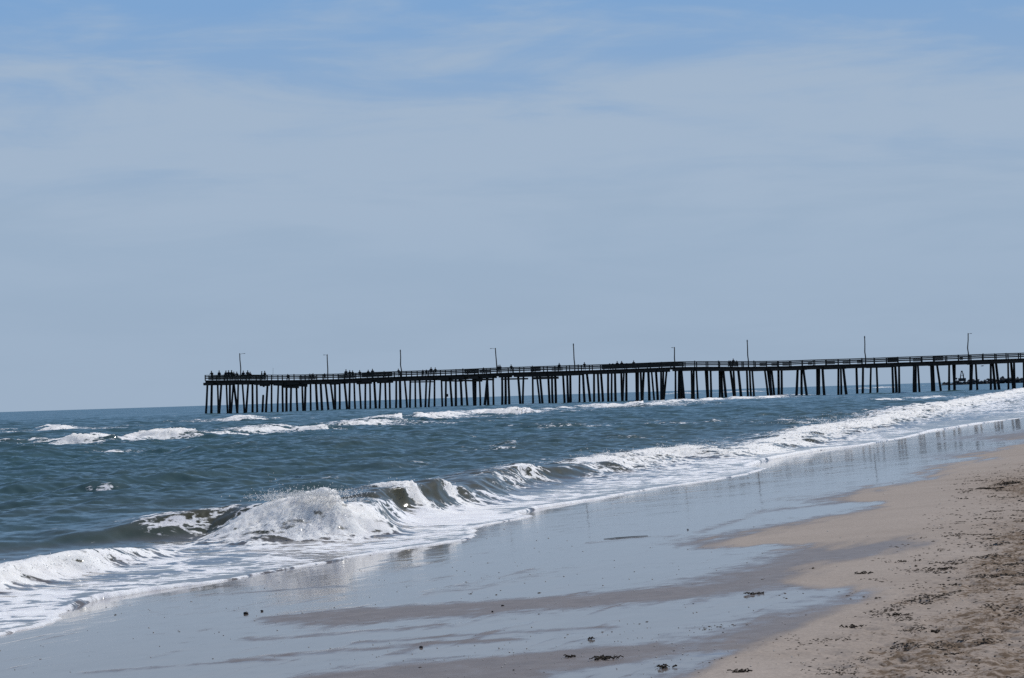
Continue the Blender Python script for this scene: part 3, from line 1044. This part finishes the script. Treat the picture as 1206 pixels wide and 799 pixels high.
under(mb.build('warning_board', M_WOOD, pier))

# a broken pile standing alone in the water below the pier
mb = MB()
T = on_pier(310, 465.8, -1.0)
B_ = on_pier(309, 487.0, -1.0)
st = empty('broken_pile', (B_[0], B_[1], 0.0), 'snapped off short dark pile standing in the sea under the outer end of the pier', 'pile')
v0, v1 = Vector(T) - st.location, Vector(B_) - st.location
mb.tube([v0, v0.lerp(v1, .5), v1 + (v1 - v0) * .35], [.22, .24, .26], 9)
mb.build('shaft', M_PILE, st, smooth=True)
mb = MB()
mb.rock(v0 + Vector((0, 0, .02)), .2, .8)
mb.build('splintered_top', M_PILE, st)

# ------------------------------------------------------------------ lamp posts
LAMPS = [  # base px, top px, top py, arm direction, arm length m, label
    (283.5, 282.3, 416.3, 1, .9, 'leftmost dark lamp post with a short arm to the right above the crowded pier end'),
    (386.0, 385.3, 417.6, -1, .55, 'lamp post with a small head on its left, second from the sea end'),
    (473.0, 471.5, 413.3, 0, .25, 'bare pole without an arm, third post from the sea end of the pier'),
    (585.3, 583.4, 410.0, -1, .85, 'slightly bent lamp post with a thin left arm above two people side by side'),
    (677.0, 675.3, 406.0, 0, .25, 'pole without an arm between two lone people near the middle of the pier'),
    (794.6, 794.3, 409.0, -1, .35, 'shorter lamp post with a small hook to the left over the boarded railing'),
    (881.5, 880.0, 401.7, 0, .25, 'bare pole just right of three people, third post from the shore end'),
    (1019.5, 1018.3, 397.2, 0, .3, 'leaning thin pole, second post from the shore end of the pier'),
    (1140.3, 1140.2, 392.6, 1, .45, 'rightmost lamp post with a small hooked head, above the far jetty tower')]
for bx, tx, ty, ad, al_, lab in LAMPS:
    ry = float(np.interp(bx, [a for a, _ in RAILTOP], [b for _, b in RAILTOP]))
    b0 = on_pier(bx, ry + 7, HALF - .25)
    s = float(b0 @ AX)
    base = pp(s, HALF - .25, deck_z(s))
    t0 = Vector(on_pier(tx, ty, HALF - .25))
    e = empty('lamp_post', base, lab, 'lamp post', 'lamp posts along the pier')
    v = t0 - base
    mb = MB()
    kink = v * .45 + Vector((random.uniform(-.12, .12), 0, 0))
    mb.tube([(0, 0, 0), v * .25 + Vector((.04, 0, 0)), kink, v * .75, v], [.13, .12, .115, .105, .10], 8)
    mb.build('pole', M_POLE, e, smooth=True)
    if ad:
        mb = MB()
        a = v - Vector((0, 0, .25))
        tip = a + Vector(AX) * ad * al_ + Vector((0, 0, .18))
        mb.tube([a, a.lerp(tip, .5) + Vector((0, 0, .05)), tip], .03, 6)
        mb.build('arm', M_LAMP, e)
        mb = MB()
        mb.box(tip + Vector(AX) * ad * .12 - Vector((0, 0, .03)), Vector(AX) * .16, Vector(NRM) * .10, (0, 0, .05))
        mb.build('lamp_head', M_LAMP, e)
    else:
        mb = MB()
        mb.tube([v - Vector((0, 0, .15)), v + Vector((0, 0, .22))], [.14, .10], 8)
        mb.build('pole_cap', M_LAMP, e)

# ------------------------------------------------------------------ people on the pier
CLOTH = [simple_mat('dark_navy_cloth', (.020, .024, .035), (.012, .014, .02), 6, .9, .2), simple_mat('charcoal_cloth', (.028, .027, .027), (.015, .015, .015), 6, .9, .2),
         simple_mat('dark_green_cloth', (.022, .028, .020), (.012, .016, .011), 6, .9, .2), simple_mat('dark_red_cloth', (.05, .018, .018), (.03, .01, .01), 6, .9, .2)]
M_SKIN = simple_mat('skin', (.30, .19, .14), (.26, .16, .12), 6, .6, .3)
M_HAIR = simple_mat('dark_hair', (.02, .016, .013), (.012, .01, .008), 20, .7, .3)


def body_mesh(pose):
    """one continuous body from a skinned skeleton"""
    lean = {'stand': .0, 'lean': .35, 'sit': .12, 'arms': .0}[pose]
    V, E, Rr = [], [], []

    def a(p, r, par=None):
        V.append(p)
        Rr.append(r)
        if par is not None:
            E.append((par, len(V) - 1))
        return len(V) - 1
    hz = .52 if pose == 'sit' else .95
    pel = a((0, 0, hz), .155)
    che = a((0, lean * .30, hz + .28), .165, pel)
    sho = a((0, lean * .55, hz + .48), .15, che)
    nec = a((0, lean * .68, hz + .58), .062, sho)
    hd = a((0, lean * .75, hz + .68), .092, nec)
    a((0, lean * .78 + .01, hz + .80), .085, hd)
    for s in (-1, 1):
        if pose == 'sit':
            hp = a((s * .10, .05, hz - .02), .105, pel)
            kn = a((s * .12, .45, hz - .02), .075, hp)
            an = a((s * .12, .47, .10), .05, kn)
        else:
            hp = a((s * .10, 0, hz - .08), .105, pel)
            kn = a((s * .13, .03, .50), .072, hp)
            an = a((s * .14, -.02, .09), .05, kn)
        a((s * .15, an and V[an][1] + .16, .04), .045, an)
        sh = a((s * .20, lean * .53, hz + .46), .075, sho)
        if pose == 'stand':
            el = a((s * .27, lean * .4 - .03, hz + .18), .052, sh)
            wr = a((s * .26, lean * .3 + .10, hz - .06), .04, el)
            a((s * .25, lean * .3 + .14, hz - .15), .04, wr)
        else:
            el = a((s * .27, lean * .5 + .12, hz + .20), .052, sh)
            wr = a((s * .20, lean * .5 + .38, hz + .20), .04, el)
            a((s * .18, lean * .5 + .47, hz + .22), .04, wr)
    me = bpy.data.meshes.new('person_body')
    me.from_pydata(V, E, [])
    o = bpy.data.objects.new('tmp_body', me)
    COL.objects.link(o)
    sk = o.modifiers.new('s', 'SKIN')
    for i, d in enumerate(me.skin_vertices[0].data):
        d.radius = (Rr[i] * (1.12 if i < 3 else 1), Rr[i] * (.75 if i < 3 else 1))
        d.use_root = (i == 0)
    sb = o.modifiers.new('u', 'SUBSURF')
    sb.levels = 1
    dg = bpy.context.evaluated_depsgraph_get()
    m2 = bpy.data.meshes.new_from_object(o.evaluated_get(dg))
    bpy.data.objects.remove(o)
    m2.polygons.foreach_set('use_smooth', [True] * len(m2.polygons))
    for m in (M_SKIN,):
        m2.materials.clear()
    return m2, (0, lean * .78, hz + .80)


POSES = {}
for p in ('stand', 'lean', 'sit', 'arms'):
    for ci in range(4):
        me, hp = body_mesh(p)
        me.name = 'person_' + p
        me.materials.append(CLOTH[ci])
        me.materials.append(M_SKIN)
        # head and hands bare
        for f in me.polygons:
            c = f.center
            if c.z > hp[2] - .17:
                f.material_index = 1
        POSES[(p, ci)] = (me, hp)


def hair_mesh():
    mb = MB()
    bmesh.ops.create_uvsphere(mb.bm, u_segments=10, v_segments=7, radius=.108)
    for v in list(mb.bm.verts):
        if v.co.z < -.02 and v.co.y > -.02:
            v.co *= .6
        v.co.z = max(v.co.z, -.07)
    me = bpy.data.meshes.new('hair')
    mb.bm.to_mesh(me)
    mb.bm.free()
    me.materials.append(M_HAIR)
    return me


HAIR = hair_mesh()
CR = 'standing crowd at the sea end of the pier'
PEOPLE = [  # px, head py, pose, cloth, facing deg, label, group
    (249.6, 437.0, 'lean', 1, 180, 'person standing alone at the rail nearest the far left tip of the pier', CR),
    (258.0, 436.6, 'stand', 0, 160, 'broad dark figure standing by itself, second person from the pier tip', CR),
    (266.0, 436.7, 'stand', 1, 170, 'left one of two dark figures close together left of the leftmost lamp post', CR),
    (269.2, 436.4, 'arms', 0, 190, 'right one of two dark figures close together left of the leftmost lamp post', CR),
    (272.6, 436.2, 'stand', 2, 150, 'tall dark figure in the middle of the crowd left of the leftmost lamp post', CR),
    (275.2, 438.0, 'lean', 1, 200, 'shorter dark figure beside the tall one left of the leftmost lamp post', CR),
    (279.3, 438.0, 'lean', 1, 180, 'bent dark figure just left of the foot of the leftmost lamp post', CR),
    (286.4, 436.8, 'stand', 0, 170, 'dark figure just right of the foot of the leftmost lamp post', CR),
    (291.6, 436.4, 'stand', 1, 190, 'tallest figure right of the leftmost lamp post, in dark clothes', CR),
    (294.6, 438.2, 'arms', 3, 180, 'shorter figure at the right edge of the crowd by the leftmost lamp post', CR),
    (308.2, 437.4, 'stand', 2, 120, 'left one of a pair of people facing each other right of the crowded pier end', CR),
    (311.8, 437.0, 'stand', 1, 240, 'right one of a pair of people facing each other right of the crowded pier end', CR),
    (339.0, 441.0, 'sit', 1, 180, 'seated figure hardly above the rail, just right of the thin fishing rod', 'people sitting behind the rail'),
    (365.0, 440.3, 'sit', 1, 180, 'left one of two seated figures left of the second lamp post', 'people sitting behind the rail'),
    (368.7, 439.9, 'sit', 0, 180, 'right one of two seated figures left of the second lamp post', 'people sitting behind the rail'),
    (382.4, 440.4, 'sit', 1, 170, 'seated figure at the foot of the second lamp post from the sea end', 'people sitting behind the rail'),
    (407.4, 435.3, 'stand', 0, 170, 'slim standing figure, first person right of the second lamp post', 'people standing along the pier'),
    (411.8, 436.2, 'stand', 1, 190, 'broader standing figure, second person right of the second lamp post', 'people standing along the pier'),
    (415.6, 438.6, 'lean', 2, 180, 'low leaning figure, third person right of the second lamp post', 'people standing along the pier'),
    (423.4, 436.2, 'lean', 1, 200, 'hunched wide figure leaning on the rail midway between second and third lamp posts', 'people standing along the pier'),
    (433.6, 435.7, 'stand', 1, 180, 'left one of two standing people left of the third lamp post', 'people standing along the pier'),
    (438.6, 434.6, 'stand', 0, 180, 'tall right one of two standing people left of the third lamp post', 'people standing along the pier'),
    (452.4, 437.6, 'sit', 1, 180, 'small seated figure alone left of the third lamp post', 'people sitting behind the rail'),
    (470.0, 435.4, 'lean', 0, 160, 'dark figure right at the foot of the third lamp post', 'people standing along the pier'),
    (498.0, 436.2, 'sit', 1, 180, 'left one of two low figures left of the tall pair', 'people sitting behind the rail'),
    (502.2, 436.0, 'sit', 2, 180, 'right one of two low figures left of the tall pair', 'people sitting behind the rail'),
    (507.6, 432.6, 'stand', 0, 190, 'tallest figure of the tall pair right of the third lamp post', 'people standing along the pier'),
    (512.6, 433.8, 'stand', 1, 170, 'shorter figure of the tall pair right of the third lamp post', 'people standing along the pier'),
    (569.5, 436.6, 'sit', 1, 180, 'seated figure against the rail just left of the bent lamp post', 'people sitting behind the rail'),
    (586.6, 430.6, 'stand', 1, 150, 'slim left one of two people at the foot of the bent lamp post', 'people standing along the pier'),
    (588.8, 429.8, 'arms', 0, 210, 'slim right one of two people at the foot of the bent lamp post', 'people standing along the pier'),
    (602.2, 429.6, 'lean', 1, 180, 'bulky figure alone at the rail right of the bent lamp post', 'people standing along the pier'),
    (627.0, 432.0, 'sit', 1, 180, 'low seated figure midway between the bent lamp post and the armless middle pole', 'people sitting behind the rail'),
    (658.6, 429.0, 'stand', 0, 190, 'lone standing figure left of the armless middle pole', 'people standing along the pier'),
    (688.4, 427.7, 'lean', 1, 180, 'lone broad figure right of the armless middle pole', 'people standing along the pier'),
    (718.0, 428.9, 'sit', 1, 180, 'low figure behind the boarded railing, just left of the tall person', 'people sitting behind the rail'),
    (726.8, 425.7, 'stand', 0, 170, 'tall person standing behind the left end of the boarded railing', 'people standing along the pier'),
    (732.2, 427.4, 'stand', 3, 190, 'shorter person right of the tall one behind the boarded railing', 'people standing along the pier'),
    (746.2, 425.5, 'stand', 1, 180, 'lone person standing behind the middle of the boarded railing', 'people standing along the pier'),
    (858.6, 425.0, 'sit', 1, 180, 'left one of three people close together left of the bare pole', 'people standing along the pier'),
    (863.6, 424.6, 'arms', 0, 180, 'middle one of three people close together left of the bare pole', 'people standing along the pier'),
    (867.6, 425.2, 'sit', 2, 180, 'right one of three people close together left of the bare pole', 'people standing along the pier')]
for i, (px, py, pose, ci, face, lab, grp) in enumerate(PEOPLE):
    me, hp = POSES[(pose, ci)]
    off = -HALF + .75
    d = on_pier(px, py, off)
    s = float(d @ AX)
    zd = deck_z(s)
    hgt = hp[2] + .10
    sc = (d[2] - zd) / hgt
    sc = min(max(sc, .9), 1.18)
    e = empty('person', pp(s, off, zd), lab, 'person', grp)
    b = link('body', me, None, e)
    # heads show bare skin or hair; cloth colour is in the shared mesh
    h = link('hair', HAIR, None, e)
    h.location = (hp[0], hp[1] - .012, hp[2] + .015)
    e.rotation_euler = (0, 0, math.radians(face) - AL)
    e.scale = (sc * 1.25, sc * 1.25, sc)
    if pose == 'sit':                      # seats stand behind the rail
        st_ = MB()
        st_.box((0, -.02, .44), (.26, 0, 0), (0, .2, 0), (0, 0, .03))
        for sx in (-.22, .22):
            for sy in (-.18, .14):
                st_.box((sx, sy, .205), (.025, 0, 0), (0, .025, 0), (0, 0, .205))
        seat = st_.build('stool', M_WOOD)
        seat.location = e.location
        seat.rotation_euler = e.rotation_euler
        tag(seat, 'wooden stool under the ' + ' '.join(lab.split(',')[0].replace('seated ', '').split()[:11]), 'stool', 'stools behind the rail')
# fishing rod
mb = MB()
A = on_pier(321.4, 442, -HALF - .1)
B_ = on_pier(321.7, 433.6, -HALF - .1)
rod = empty('fishing_rod', A, 'thin fishing rod standing upright on the rail right of the crowded pier end', 'fishing rod')
mb.tube([(0, 0, -.8), (0, 0, 0), Vector(B_) - Vector(A)], [.035, .03, .018], 6)
mb.build('rod', M_POLE, rod)
mb = MB()
mb.rock((0, -.06, -.35), .08, .9)
mb.build('reel', M_LAMP, rod)

# ------------------------------------------------------------------ far jetty, beacon, gull
JY = 1250.0


def at_depth(px, py, Yd):
    d = ray(px, py)
    return CAM + d * (Yd / d[1])


je = MB()
jx0, jx1 = at_depth(1111, 449, JY)[0], at_depth(1420, 441, JY)[0]
x_ = jx0
while x_ < jx1:
    t = (x_ - jx0)
    prof = .5 * min(1, t / 6) + 1.3 * min(1, max(0, t - 7) / 8) + .5 * min(1, max(0, (t - 22)) / 6) - .0
    for k in range(5):
        rr_ = random.uniform(.7, 1.2)
        je.rock((x_ + random.uniform(-1, 1), JY + random.uniform(-4, 4), random.uniform(-.4, prof)), rr_, .85, 1, .22)
    if random.random() < .18:
        je.rock((x_, JY + 3, prof + .6), random.uniform(.8, 1.5), .8, 1, .3)
    x_ += 1.1
jet = je.build('rock_jetty', M_ROCK)
tag(jet, 'low dark rock jetty on the horizon seen between the rightmost pier piles', 'jetty')
tx_ = at_depth(1133, 445, JY)[0]
tw = empty('beacon_tower', (tx_, JY, 2.2), 'small dark beacon tower standing on the seaward end of the far rock jetty', 'tower')
mb = MB()
mb.box((0, 0, .7), (1.9, 0, 0), (0, 1.6, 0), (0, 0, .9))
mb.build('base', M_ROCK, tw)
mb = MB()
for sx in (-1, 1):
    for sy in (-1, 1):
        mb.tube([(sx * 1.0, sy * .9, 1.5), (sx * .35, sy * .3, 5.2)], .16, 6)
mb.bar((-.8, -.7, 3), (.8, -.7, 3), .15, .25)
mb.build('lattice', M_ROCK, tw)
mb = MB()
mb.tube([(0, 0, 5.0), (0, 0, 5.9)], [.6, .5], 8)
mb.build('lantern', M_ROCK, tw)
mb = MB()
mb.tube([(1.0, 0, 1.5), (1.1, 0, 4.4)], [.14, .1], 6)
mb.build('mast', M_ROCK, tw)
ax_ = at_depth(1126.5, 445, JY)[0]
ps = empty('marker_post', (ax_, JY, 1.2), 'short marker post on the tip of the far jetty, left of the beacon tower', 'marker')
mb = MB()
mb.tube([(0, 0, 0), (0, 0, 2.6)], [.2, .16], 6)
mb.build('post', M_ROCK, ps)
mb = MB()
mb.box((0, 0, 2.5), (.45, 0, 0), (0, .1, 0), (0, 0, .4))
mb.build('day_board', M_ROCK, ps)

gp = at_depth(1157, 431.3, 380)
gl = empty('seagull', gp, 'grey gull gliding below the deck between two pile groups near the right edge', 'bird')
mb = MB()
mb.tube([(-.30, 0, 0), (-.18, 0, .01), (0, 0, .02), (.14, 0, .03), (.22, 0, .05), (.27, 0, .045)], [.015, .06, .085, .06, .04, .01], 10)
mb.build('body', M_BIRD, gl, smooth=True)
for sgn in (-1, 1):
    mb = MB()
    bm = mb.bm
    secs = [(0, .10, .02, .13), (.28 * sgn, .08, .10, .11), (.55 * sgn, .02, .07, .08), (.72 * sgn, -.05, .03, .02)]
    rg = []
    for yy, xx, zz, ch in secs:
        rg.append([bm.verts.new((xx + ch * .4, yy, zz)), bm.verts.new((xx, yy, zz + .018)), bm.verts.new((xx - ch, yy, zz)), bm.verts.new((xx, yy, zz - .008))])
    for i in range(3):
        for k in range(4):
            bm.faces.new([rg[i][k], rg[i][(k + 1) % 4], rg[i + 1][(k + 1) % 4], rg[i + 1][k]])
    bm.faces.new(rg[0])
    bm.faces.new(rg[-1][::-1])
    w_ = mb.build('wing', M_BIRD, gl, smooth=True)

# ------------------------------------------------------------------ spray and froth clots over broken water
def small_bits(name, pts, sizes, mat, shape='octa', flat=1.0):
    """many tiny irregular lumps as one mesh"""
    base = np.array([(1, 0, 0), (-1, 0, 0), (0, 1, 0), (0, -1, 0), (0, 0, 1), (0, 0, -1)], float)
    tri = np.array([(0, 2, 4), (2, 1, 4), (1, 3, 4), (3, 0, 4), (2, 0, 5), (1, 2, 5), (3, 1, 5), (0, 3, 5)])
    n = len(pts)
    a = RNG.random(n) * 6.283
    ca, sa = np.cos(a), np.sin(a)
    sc = RNG.uniform(.6, 1.4, (n, 6, 1)) * sizes[:, None, None]
    v = base[None] * sc
    if hasattr(flat, '__len__'):
        v[:, :, 2] *= flat[:, None]
    else:
        v[:, :, 2] *= flat
    x = v[:, :, 0] * ca[:, None] - v[:, :, 1] * sa[:, None]
    y = v[:, :, 0] * sa[:, None] + v[:, :, 1] * ca[:, None]
    V = np.stack([x, y, v[:, :, 2]], 2) + np.asarray(pts)[:, None, :]
    T = (tri[None] + (np.arange(n) * 6)[:, None, None]).reshape(-1, 3)
    me = bpy.data.meshes.new(name)
    me.vertices.add(n * 6)
    me.vertices.foreach_set('co', V.astype(np.float32).ravel())
    me.loops.add(len(T) * 3)
    me.loops.foreach_set('vertex_index', T.ravel().astype(np.int32))
    me.polygons.add(len(T))
    me.polygons.foreach_set('loop_start', (np.arange(len(T)) * 3).astype(np.int32))
    me.polygons.foreach_set('loop_total', np.full(len(T), 3, np.int32))
    me.update(calc_edges=True)
    return link(name, me, mat)


S = SEA
inv = (S['px'] > -60) & (S['px'] < 1270)
area = S['r'] ** 2
w = np.where(inv & (S['froth'] > .35) & (S['r'] < 420) & (S['crestz'] > .12), S['froth'] ** 2 * np.minimum(1, (60 / S['r'])) , 0)
w = w / w.sum()
N = 4500
ii = RNG.choice(len(w), N, p=w)
up = RNG.exponential(1.0, N) * np.clip(S['crestz'][ii], .1, .7) * .045 - .02
jit = RNG.normal(0, .06, (N, 2)) * np.clip(S['r'][ii] / 35, .6, 4)[:, None]
pts = np.stack([S['x'][ii] + S['ox'][ii] + jit[:, 0], S['y'][ii] + S['oy'][ii] + jit[:, 1], S['z'][ii] + up], 1)
siz = RNG.uniform(.003, .010, N) * np.clip(S['r'][ii] / 33, .7, 6) * np.where(up > .08, .7, 1.2)
# jets thrown up by the plunging breaker
extra = []
for (px, py, H, n_, hh, sp) in [(340, 582, .60, 700, .07, .22), (362, 577, .68, 1300, .06, .34), (388, 584, .58, 700, .06, .25), (326, 588, .5, 60, .28, .05), (319, 592, .5, 30, .34, .03),
                                (456, 570, .54, 160, .06, .25), (504, 566, .5, 160, .06, .2), (602, 549, .38, 80, .08, .2), (715, 532, .42, 120, .08, .5), (812, 522, .42, 160, .08, .6),
                                (970, 495, .5, 260, .16, 1.2), (60, 656, .22, 90, .04, .6), (20, 662, .22, 90, .04, .4), (113, 646, .22, 60, .04, .3)]:
    b = on_z(px, py, H)
    t = RNG.random(n_)
    e = np.stack([b[0] + RNG.normal(0, sp, n_), b[1] + RNG.normal(0, sp * .6, n_), b[2] - .08 + RNG.exponential(hh * .45, n_)], 1)
    extra.append((e, RNG.uniform(.004, .011, n_) * (b[1] / 33) ** .7))
pts = np.concatenate([pts] + [e for e, _ in extra])
siz = np.concatenate([siz] + [s for _, s in extra])
sp = small_bits('sea_spray', pts, siz, M_SPRAY)
tag(sp, kind='stuff')

# ------------------------------------------------------------------ litter on the sand
B = BEACH
vis = np.where(B['vis'])[0]


def scatter(weight, n, zoff):
    wt = weight[vis] * (B['y'][vis] ** 2)      # rows and columns of the mesh crowd together near the camera
    wt = np.clip(wt, 0, None)
    i = vis[RNG.choice(len(vis), n, p=wt / wt.sum())]
    return i, np.stack([B['x'][i], B['y'][i], B['z'][i] + zoff], 1)


ca, sa = math.cos(math.radians(68)), math.sin(math.radians(68))
al_, ac_ = B['x'] * ca + B['y'] * sa, -B['x'] * sa + B['y'] * ca
clus = sstep(.12, .42, fbm(B['x'] * 2.6, B['y'] * 1.7, 4, 201))
clus2 = sstep(.1, .5, fbm(B['x'] * .7, B['y'] * .45, 3, 202))
low = sstep(660, 760, B['py']) * sstep(380, 700, B['px'])
wgt = (B['wr'] ** 1.3) * (clus * 1.0 + .03) + .10 * low * clus * clus2 + .002 * clus * clus2 * sstep(560, 640, B['py'])
near = sstep(45, 18, B['y'])
i, pts = scatter(wgt * near, 6500, .001)
o = small_bits('seaweed_litter', pts, RNG.uniform(.003, .011, len(pts)) * np.clip(pts[:, 1] / 12, .8, 2.0), M_LITTER, flat=RNG.uniform(.15, .45, len(pts)))
tag(o, kind='stuff')
wgt = low * clus2 * (.2 + clus) * .5 + .012 * sstep(600, 700, B['py']) + .004 + .3 * np.exp(-((B['px'] - 700) / 180) ** 2 - ((B['py'] - 775) / 18) ** 2)
i, pts = scatter(wgt * near, 520, .002)
o = small_bits('shell_fragments', pts, RNG.uniform(.0025, .006, len(pts)) * np.clip(pts[:, 1] / 12, .8, 2.0), M_SHELL, flat=.5)
tag(o, kind='stuff')


def clump(px, py, wpx, hpx, label, mat=None, n=None, cat='seaweed', name='seaweed_clump', group='seaweed clumps on the sand'):
    p = on_sand(px, py)
    rng_ = p.y / FPX
    W = wpx * rng_ / 2.1
    Hh = hpx * rng_ / 2.7
    e = MB()
    n = n or max(7, int(wpx * .85))
    for k in range(n):
        u_ = random.gauss(0, .42)
        rr = random.uniform(.25, .55) * Hh * 1.6 * max(.35, 1 - abs(u_) * .6)
        e.rock((u_ * W, random.gauss(0, .35) * Hh * 5, rr * random.uniform(.0, .9)), rr, .7, 1, .35)
    for k in range(int(n * .6)):          # strands
        u_ = random.uniform(-1, 1) * W
        v_ = random.uniform(-1, 1) * Hh * 4
        a_ = random.uniform(0, 6.28)
        L = random.uniform(.25, .6) * W
        q0 = Vector((u_, v_, .004))
        q1 = q0 + Vector((math.cos(a_) * L * .5, math.sin(a_) * L * .4, random.uniform(.002, Hh * 1.2)))
        q2 = q0 + Vector((math.cos(a_ + .4) * L, math.sin(a_ + .4) * L * .6, .004))
        e.tube([q0, q1, q2], [.0025 + .0008 * p.y * .1] * 3, 5)
    o = e.build(name, mat or M_WEED)
    o.location = p
    tag(o, label, cat, group)
    return o


CL = [(711, 776, 36, 7, 'largest dark seaweed clump, spiky, lying on the wet sand at the bottom centre'),
      (695, 753, 12, 4, 'small dark seaweed tuft with a thin tail, above the largest spiky clump'),
      (671, 774, 20, 4, 'flat olive seaweed strand beside a white shell, left of the largest spiky clump'),
      (782, 786, 24, 6, 'loose greyish weed clump among shell bits, right of the largest spiky clump'),
      (1003, 739, 24, 5, 'isolated black weed clump on the boundary between damp and dry sand, lower right'),
      (868, 792, 30, 5, 'black elongated weed clump at the very bottom edge, right of centre'),
      (1060, 725, 30, 4, 'long thin dark weed strand on dry sand pointing left, lower right'),
      (1190, 570, 26, 9, 'dark weed heap highest up the beach at the right edge of the photo'),
      (1165, 576, 40, 4, 'long low dark weed streak left of the highest weed heap'),
      (1136, 588, 14, 3, 'small thin weed streak below the long low streak on the upper sand'),
      (1110, 671, 34, 5, 'dark flat weed patch in the middle of the right sand, below the damp band'),
      (1118, 690, 20, 4, 'dark oval weed patch just below the flat patch on the right sand'),
      (1065, 662, 14, 4, 'small black weed lump at the upper edge of the littered sand, left one of two'),
      (1080, 661, 10, 4, 'small black weed lump at the upper edge of the littered sand, right one of two'),
      (1018, 676, 24, 5, 'brown ragged weed patch beside the damp band'),
      (1101, 745, 14, 7, 'round dark weed ball on the dry sand of the lower right'),
      (1120, 772, 22, 3, 'long straight dark weed streak on the dry sand near the bottom right'),
      (1124, 781, 12, 6, 'rounded black weed knot below the long straight streak near the bottom right'),
      (890, 700, 24, 4, 'dark weed scatter at the edge of the lower wet patch')]
for c in CL:
    clump(*c)
for px, py, r_, lab in [(580, 721, 5, 'lower left one of two dark pebbles on the dark wet streak'), (592, 714, 5, 'upper right one of two dark pebbles on the dark wet streak'),
                        (289.5, 723, 7, 'dark flat pebble alone on the mirror wet sand left of centre'), (308.5, 720, 4, 'small dark pebble right of the lone flat pebble on wet sand'),
                        (605, 790, 5, 'dark pebble near the bottom edge, left of the weed clumps'), (496, 763, 6, 'thin flat dark pebble on the lower streaked wet sand'),
                        (810, 624, 3, 'tiny dark pebble far up the shining wet sand')]:
    p = on_sand(px, py)
    mb = MB()
    rr = r_ * p.y / FPX / 2.9
    mb.rock((0, 0, rr * .3), rr, .7, 2, .12)
    o = mb.build('pebble', M_STONE, smooth=True)
    o.location = p
    tag(o, lab, 'pebble', 'dark pebbles on the wet sand')
# driftwood stick on the shining sand
A, Bq = on_sand(711, 635), on_sand(763, 631)
mb = MB()
d = Bq - A
mb.tube([Vector((0, 0, .0)), d * .3 + Vector((0, 0, .003)), d * .7 + Vector((0, 0, .002)), d + Vector((0, 0, .0))], [.002, .0045, .004, .002], 8)
o = mb.build('driftwood_stick', M_WEED, smooth=True)
o.location = A
tag(o, 'thin dark driftwood stick lying alone on the shining wet sand', 'driftwood')

# ------------------------------------------------------------------ light, sky, camera
SUN_EL, SUN_AZ = math.radians(51), math.radians(43)      # azimuth from +Y towards +X
sd_ = Vector((math.sin(SUN_AZ) * math.cos(SUN_EL), math.cos(SUN_AZ) * math.cos(SUN_EL), math.sin(SUN_EL)))
sun = bpy.data.lights.new('sun', 'SUN')
sun.energy = 3.2
sun.angle = math.radians(.53)
sun.color = (1.0, .965, .91)
so = bpy.data.objects.new('sun', sun)
COL.objects.link(so)
so.rotation_euler = sd_.to_track_quat('Z', 'Y').to_euler()
so.location = (0, 0, 60)

wd = bpy.data.worlds.new('World')
SC.world = wd
wd.use_nodes = True
wd.node_tree.nodes.clear()
g = NT(wd.node_tree)
sky = g.n('ShaderNodeTexSky', sky_type='NISHITA')
sky.sun_disc = False
sky.sun_elevation = SUN_EL
sky.sun_rotation = SUN_AZ
sky.altitude = 0
sky.air_density = 1.0
sky.dust_density = .6
sky.ozone_density = 1.6
tc = g.n('ShaderNodeTexCoord').outputs['Generated']
sep = g.n('ShaderNodeSeparateXYZ')
g.l(tc, sep.inputs[0])
elv = sep.outputs['Z']
# thin cirrus sheets, flattened towards the horizon
cm = g.mapping(tc, scale=(5.0, 5.0, 26.0), loc=(.3, 0, .2))
c1 = g.noise(cm, 1.3, 6, .55, .6)
cm2 = g.mapping(tc, scale=(9.0, 9.0, 60.0), loc=(1.3, 0, .6))
c2 = g.noise(cm2, 1.2, 5, .6, .4)
cl = g.math('ADD', g.math('MULTIPLY', c1, .7), g.math('MULTIPLY', c2, .3))
band = g.math('MULTIPLY', g.rng(elv, .13, .30, 1.0, .10, smooth=True), g.rng(elv, .045, .10, .35, 1.0, smooth=True))
bias = g.math('SUBTRACT', g.rng(elv, .075, .115, 0.0, .012, smooth=True), g.rng(elv, .125, .175, 0.0, .13, smooth=True))
clf = g.math('MULTIPLY', g.rng(g.math('ADD', cl, bias), .375, .60, smooth=True), band)
ni = g.vmath('MULTIPLY', sky.outputs[0], (.50, .63, .77))
up_ = g.rng(elv, .22, .55, smooth=True)
low_ = g.mix(g.rng(elv, .0, .07), C(3.25, 4.20, 5.45), C(3.28, 4.36, 5.75))
blue = g.mix(g.rng(elv, .09, .18), low_, C(2.1, 3.75, 6.3))
skyc = g.mix(up_, blue, ni)
skyc = g.mix(g.math('MULTIPLY', clf, .92), skyc, C(3.66, 4.68, 6.02))
bg = g.n('ShaderNodeBackground')
bg.inputs['Strength'].default_value = .10
g.l(skyc, bg.inputs['Color'])
wo = g.n('ShaderNodeOutputWorld')
g.l(bg.outputs[0], wo.inputs['Surface'])

cd = bpy.data.cameras.new('camera')
cd.sensor_width = 36
cd.lens = FPX / PW * 36
cd.clip_start = .1
cd.clip_end = 30000
co = bpy.data.objects.new('camera', cd)
COL.objects.link(co)
mw = Matrix(((R_[0], U_[0], -F_[0], 0), (R_[1], U_[1], -F_[1], 0), (R_[2], U_[2], -F_[2], CAM_H), (0, 0, 0, 1)))
co.matrix_world = mw
SC.camera = co
SC.view_settings.view_transform = 'Standard'
SC.view_settings.look = 'None'
SC.view_settings.exposure = 0
SC.view_settings.gamma = 1
SC.view_settings.use_curve_mapping = False
SC.cycles.use_denoising = False
SC.cycles.max_bounces = 6
SC.cycles.sample_clamp_indirect = 4
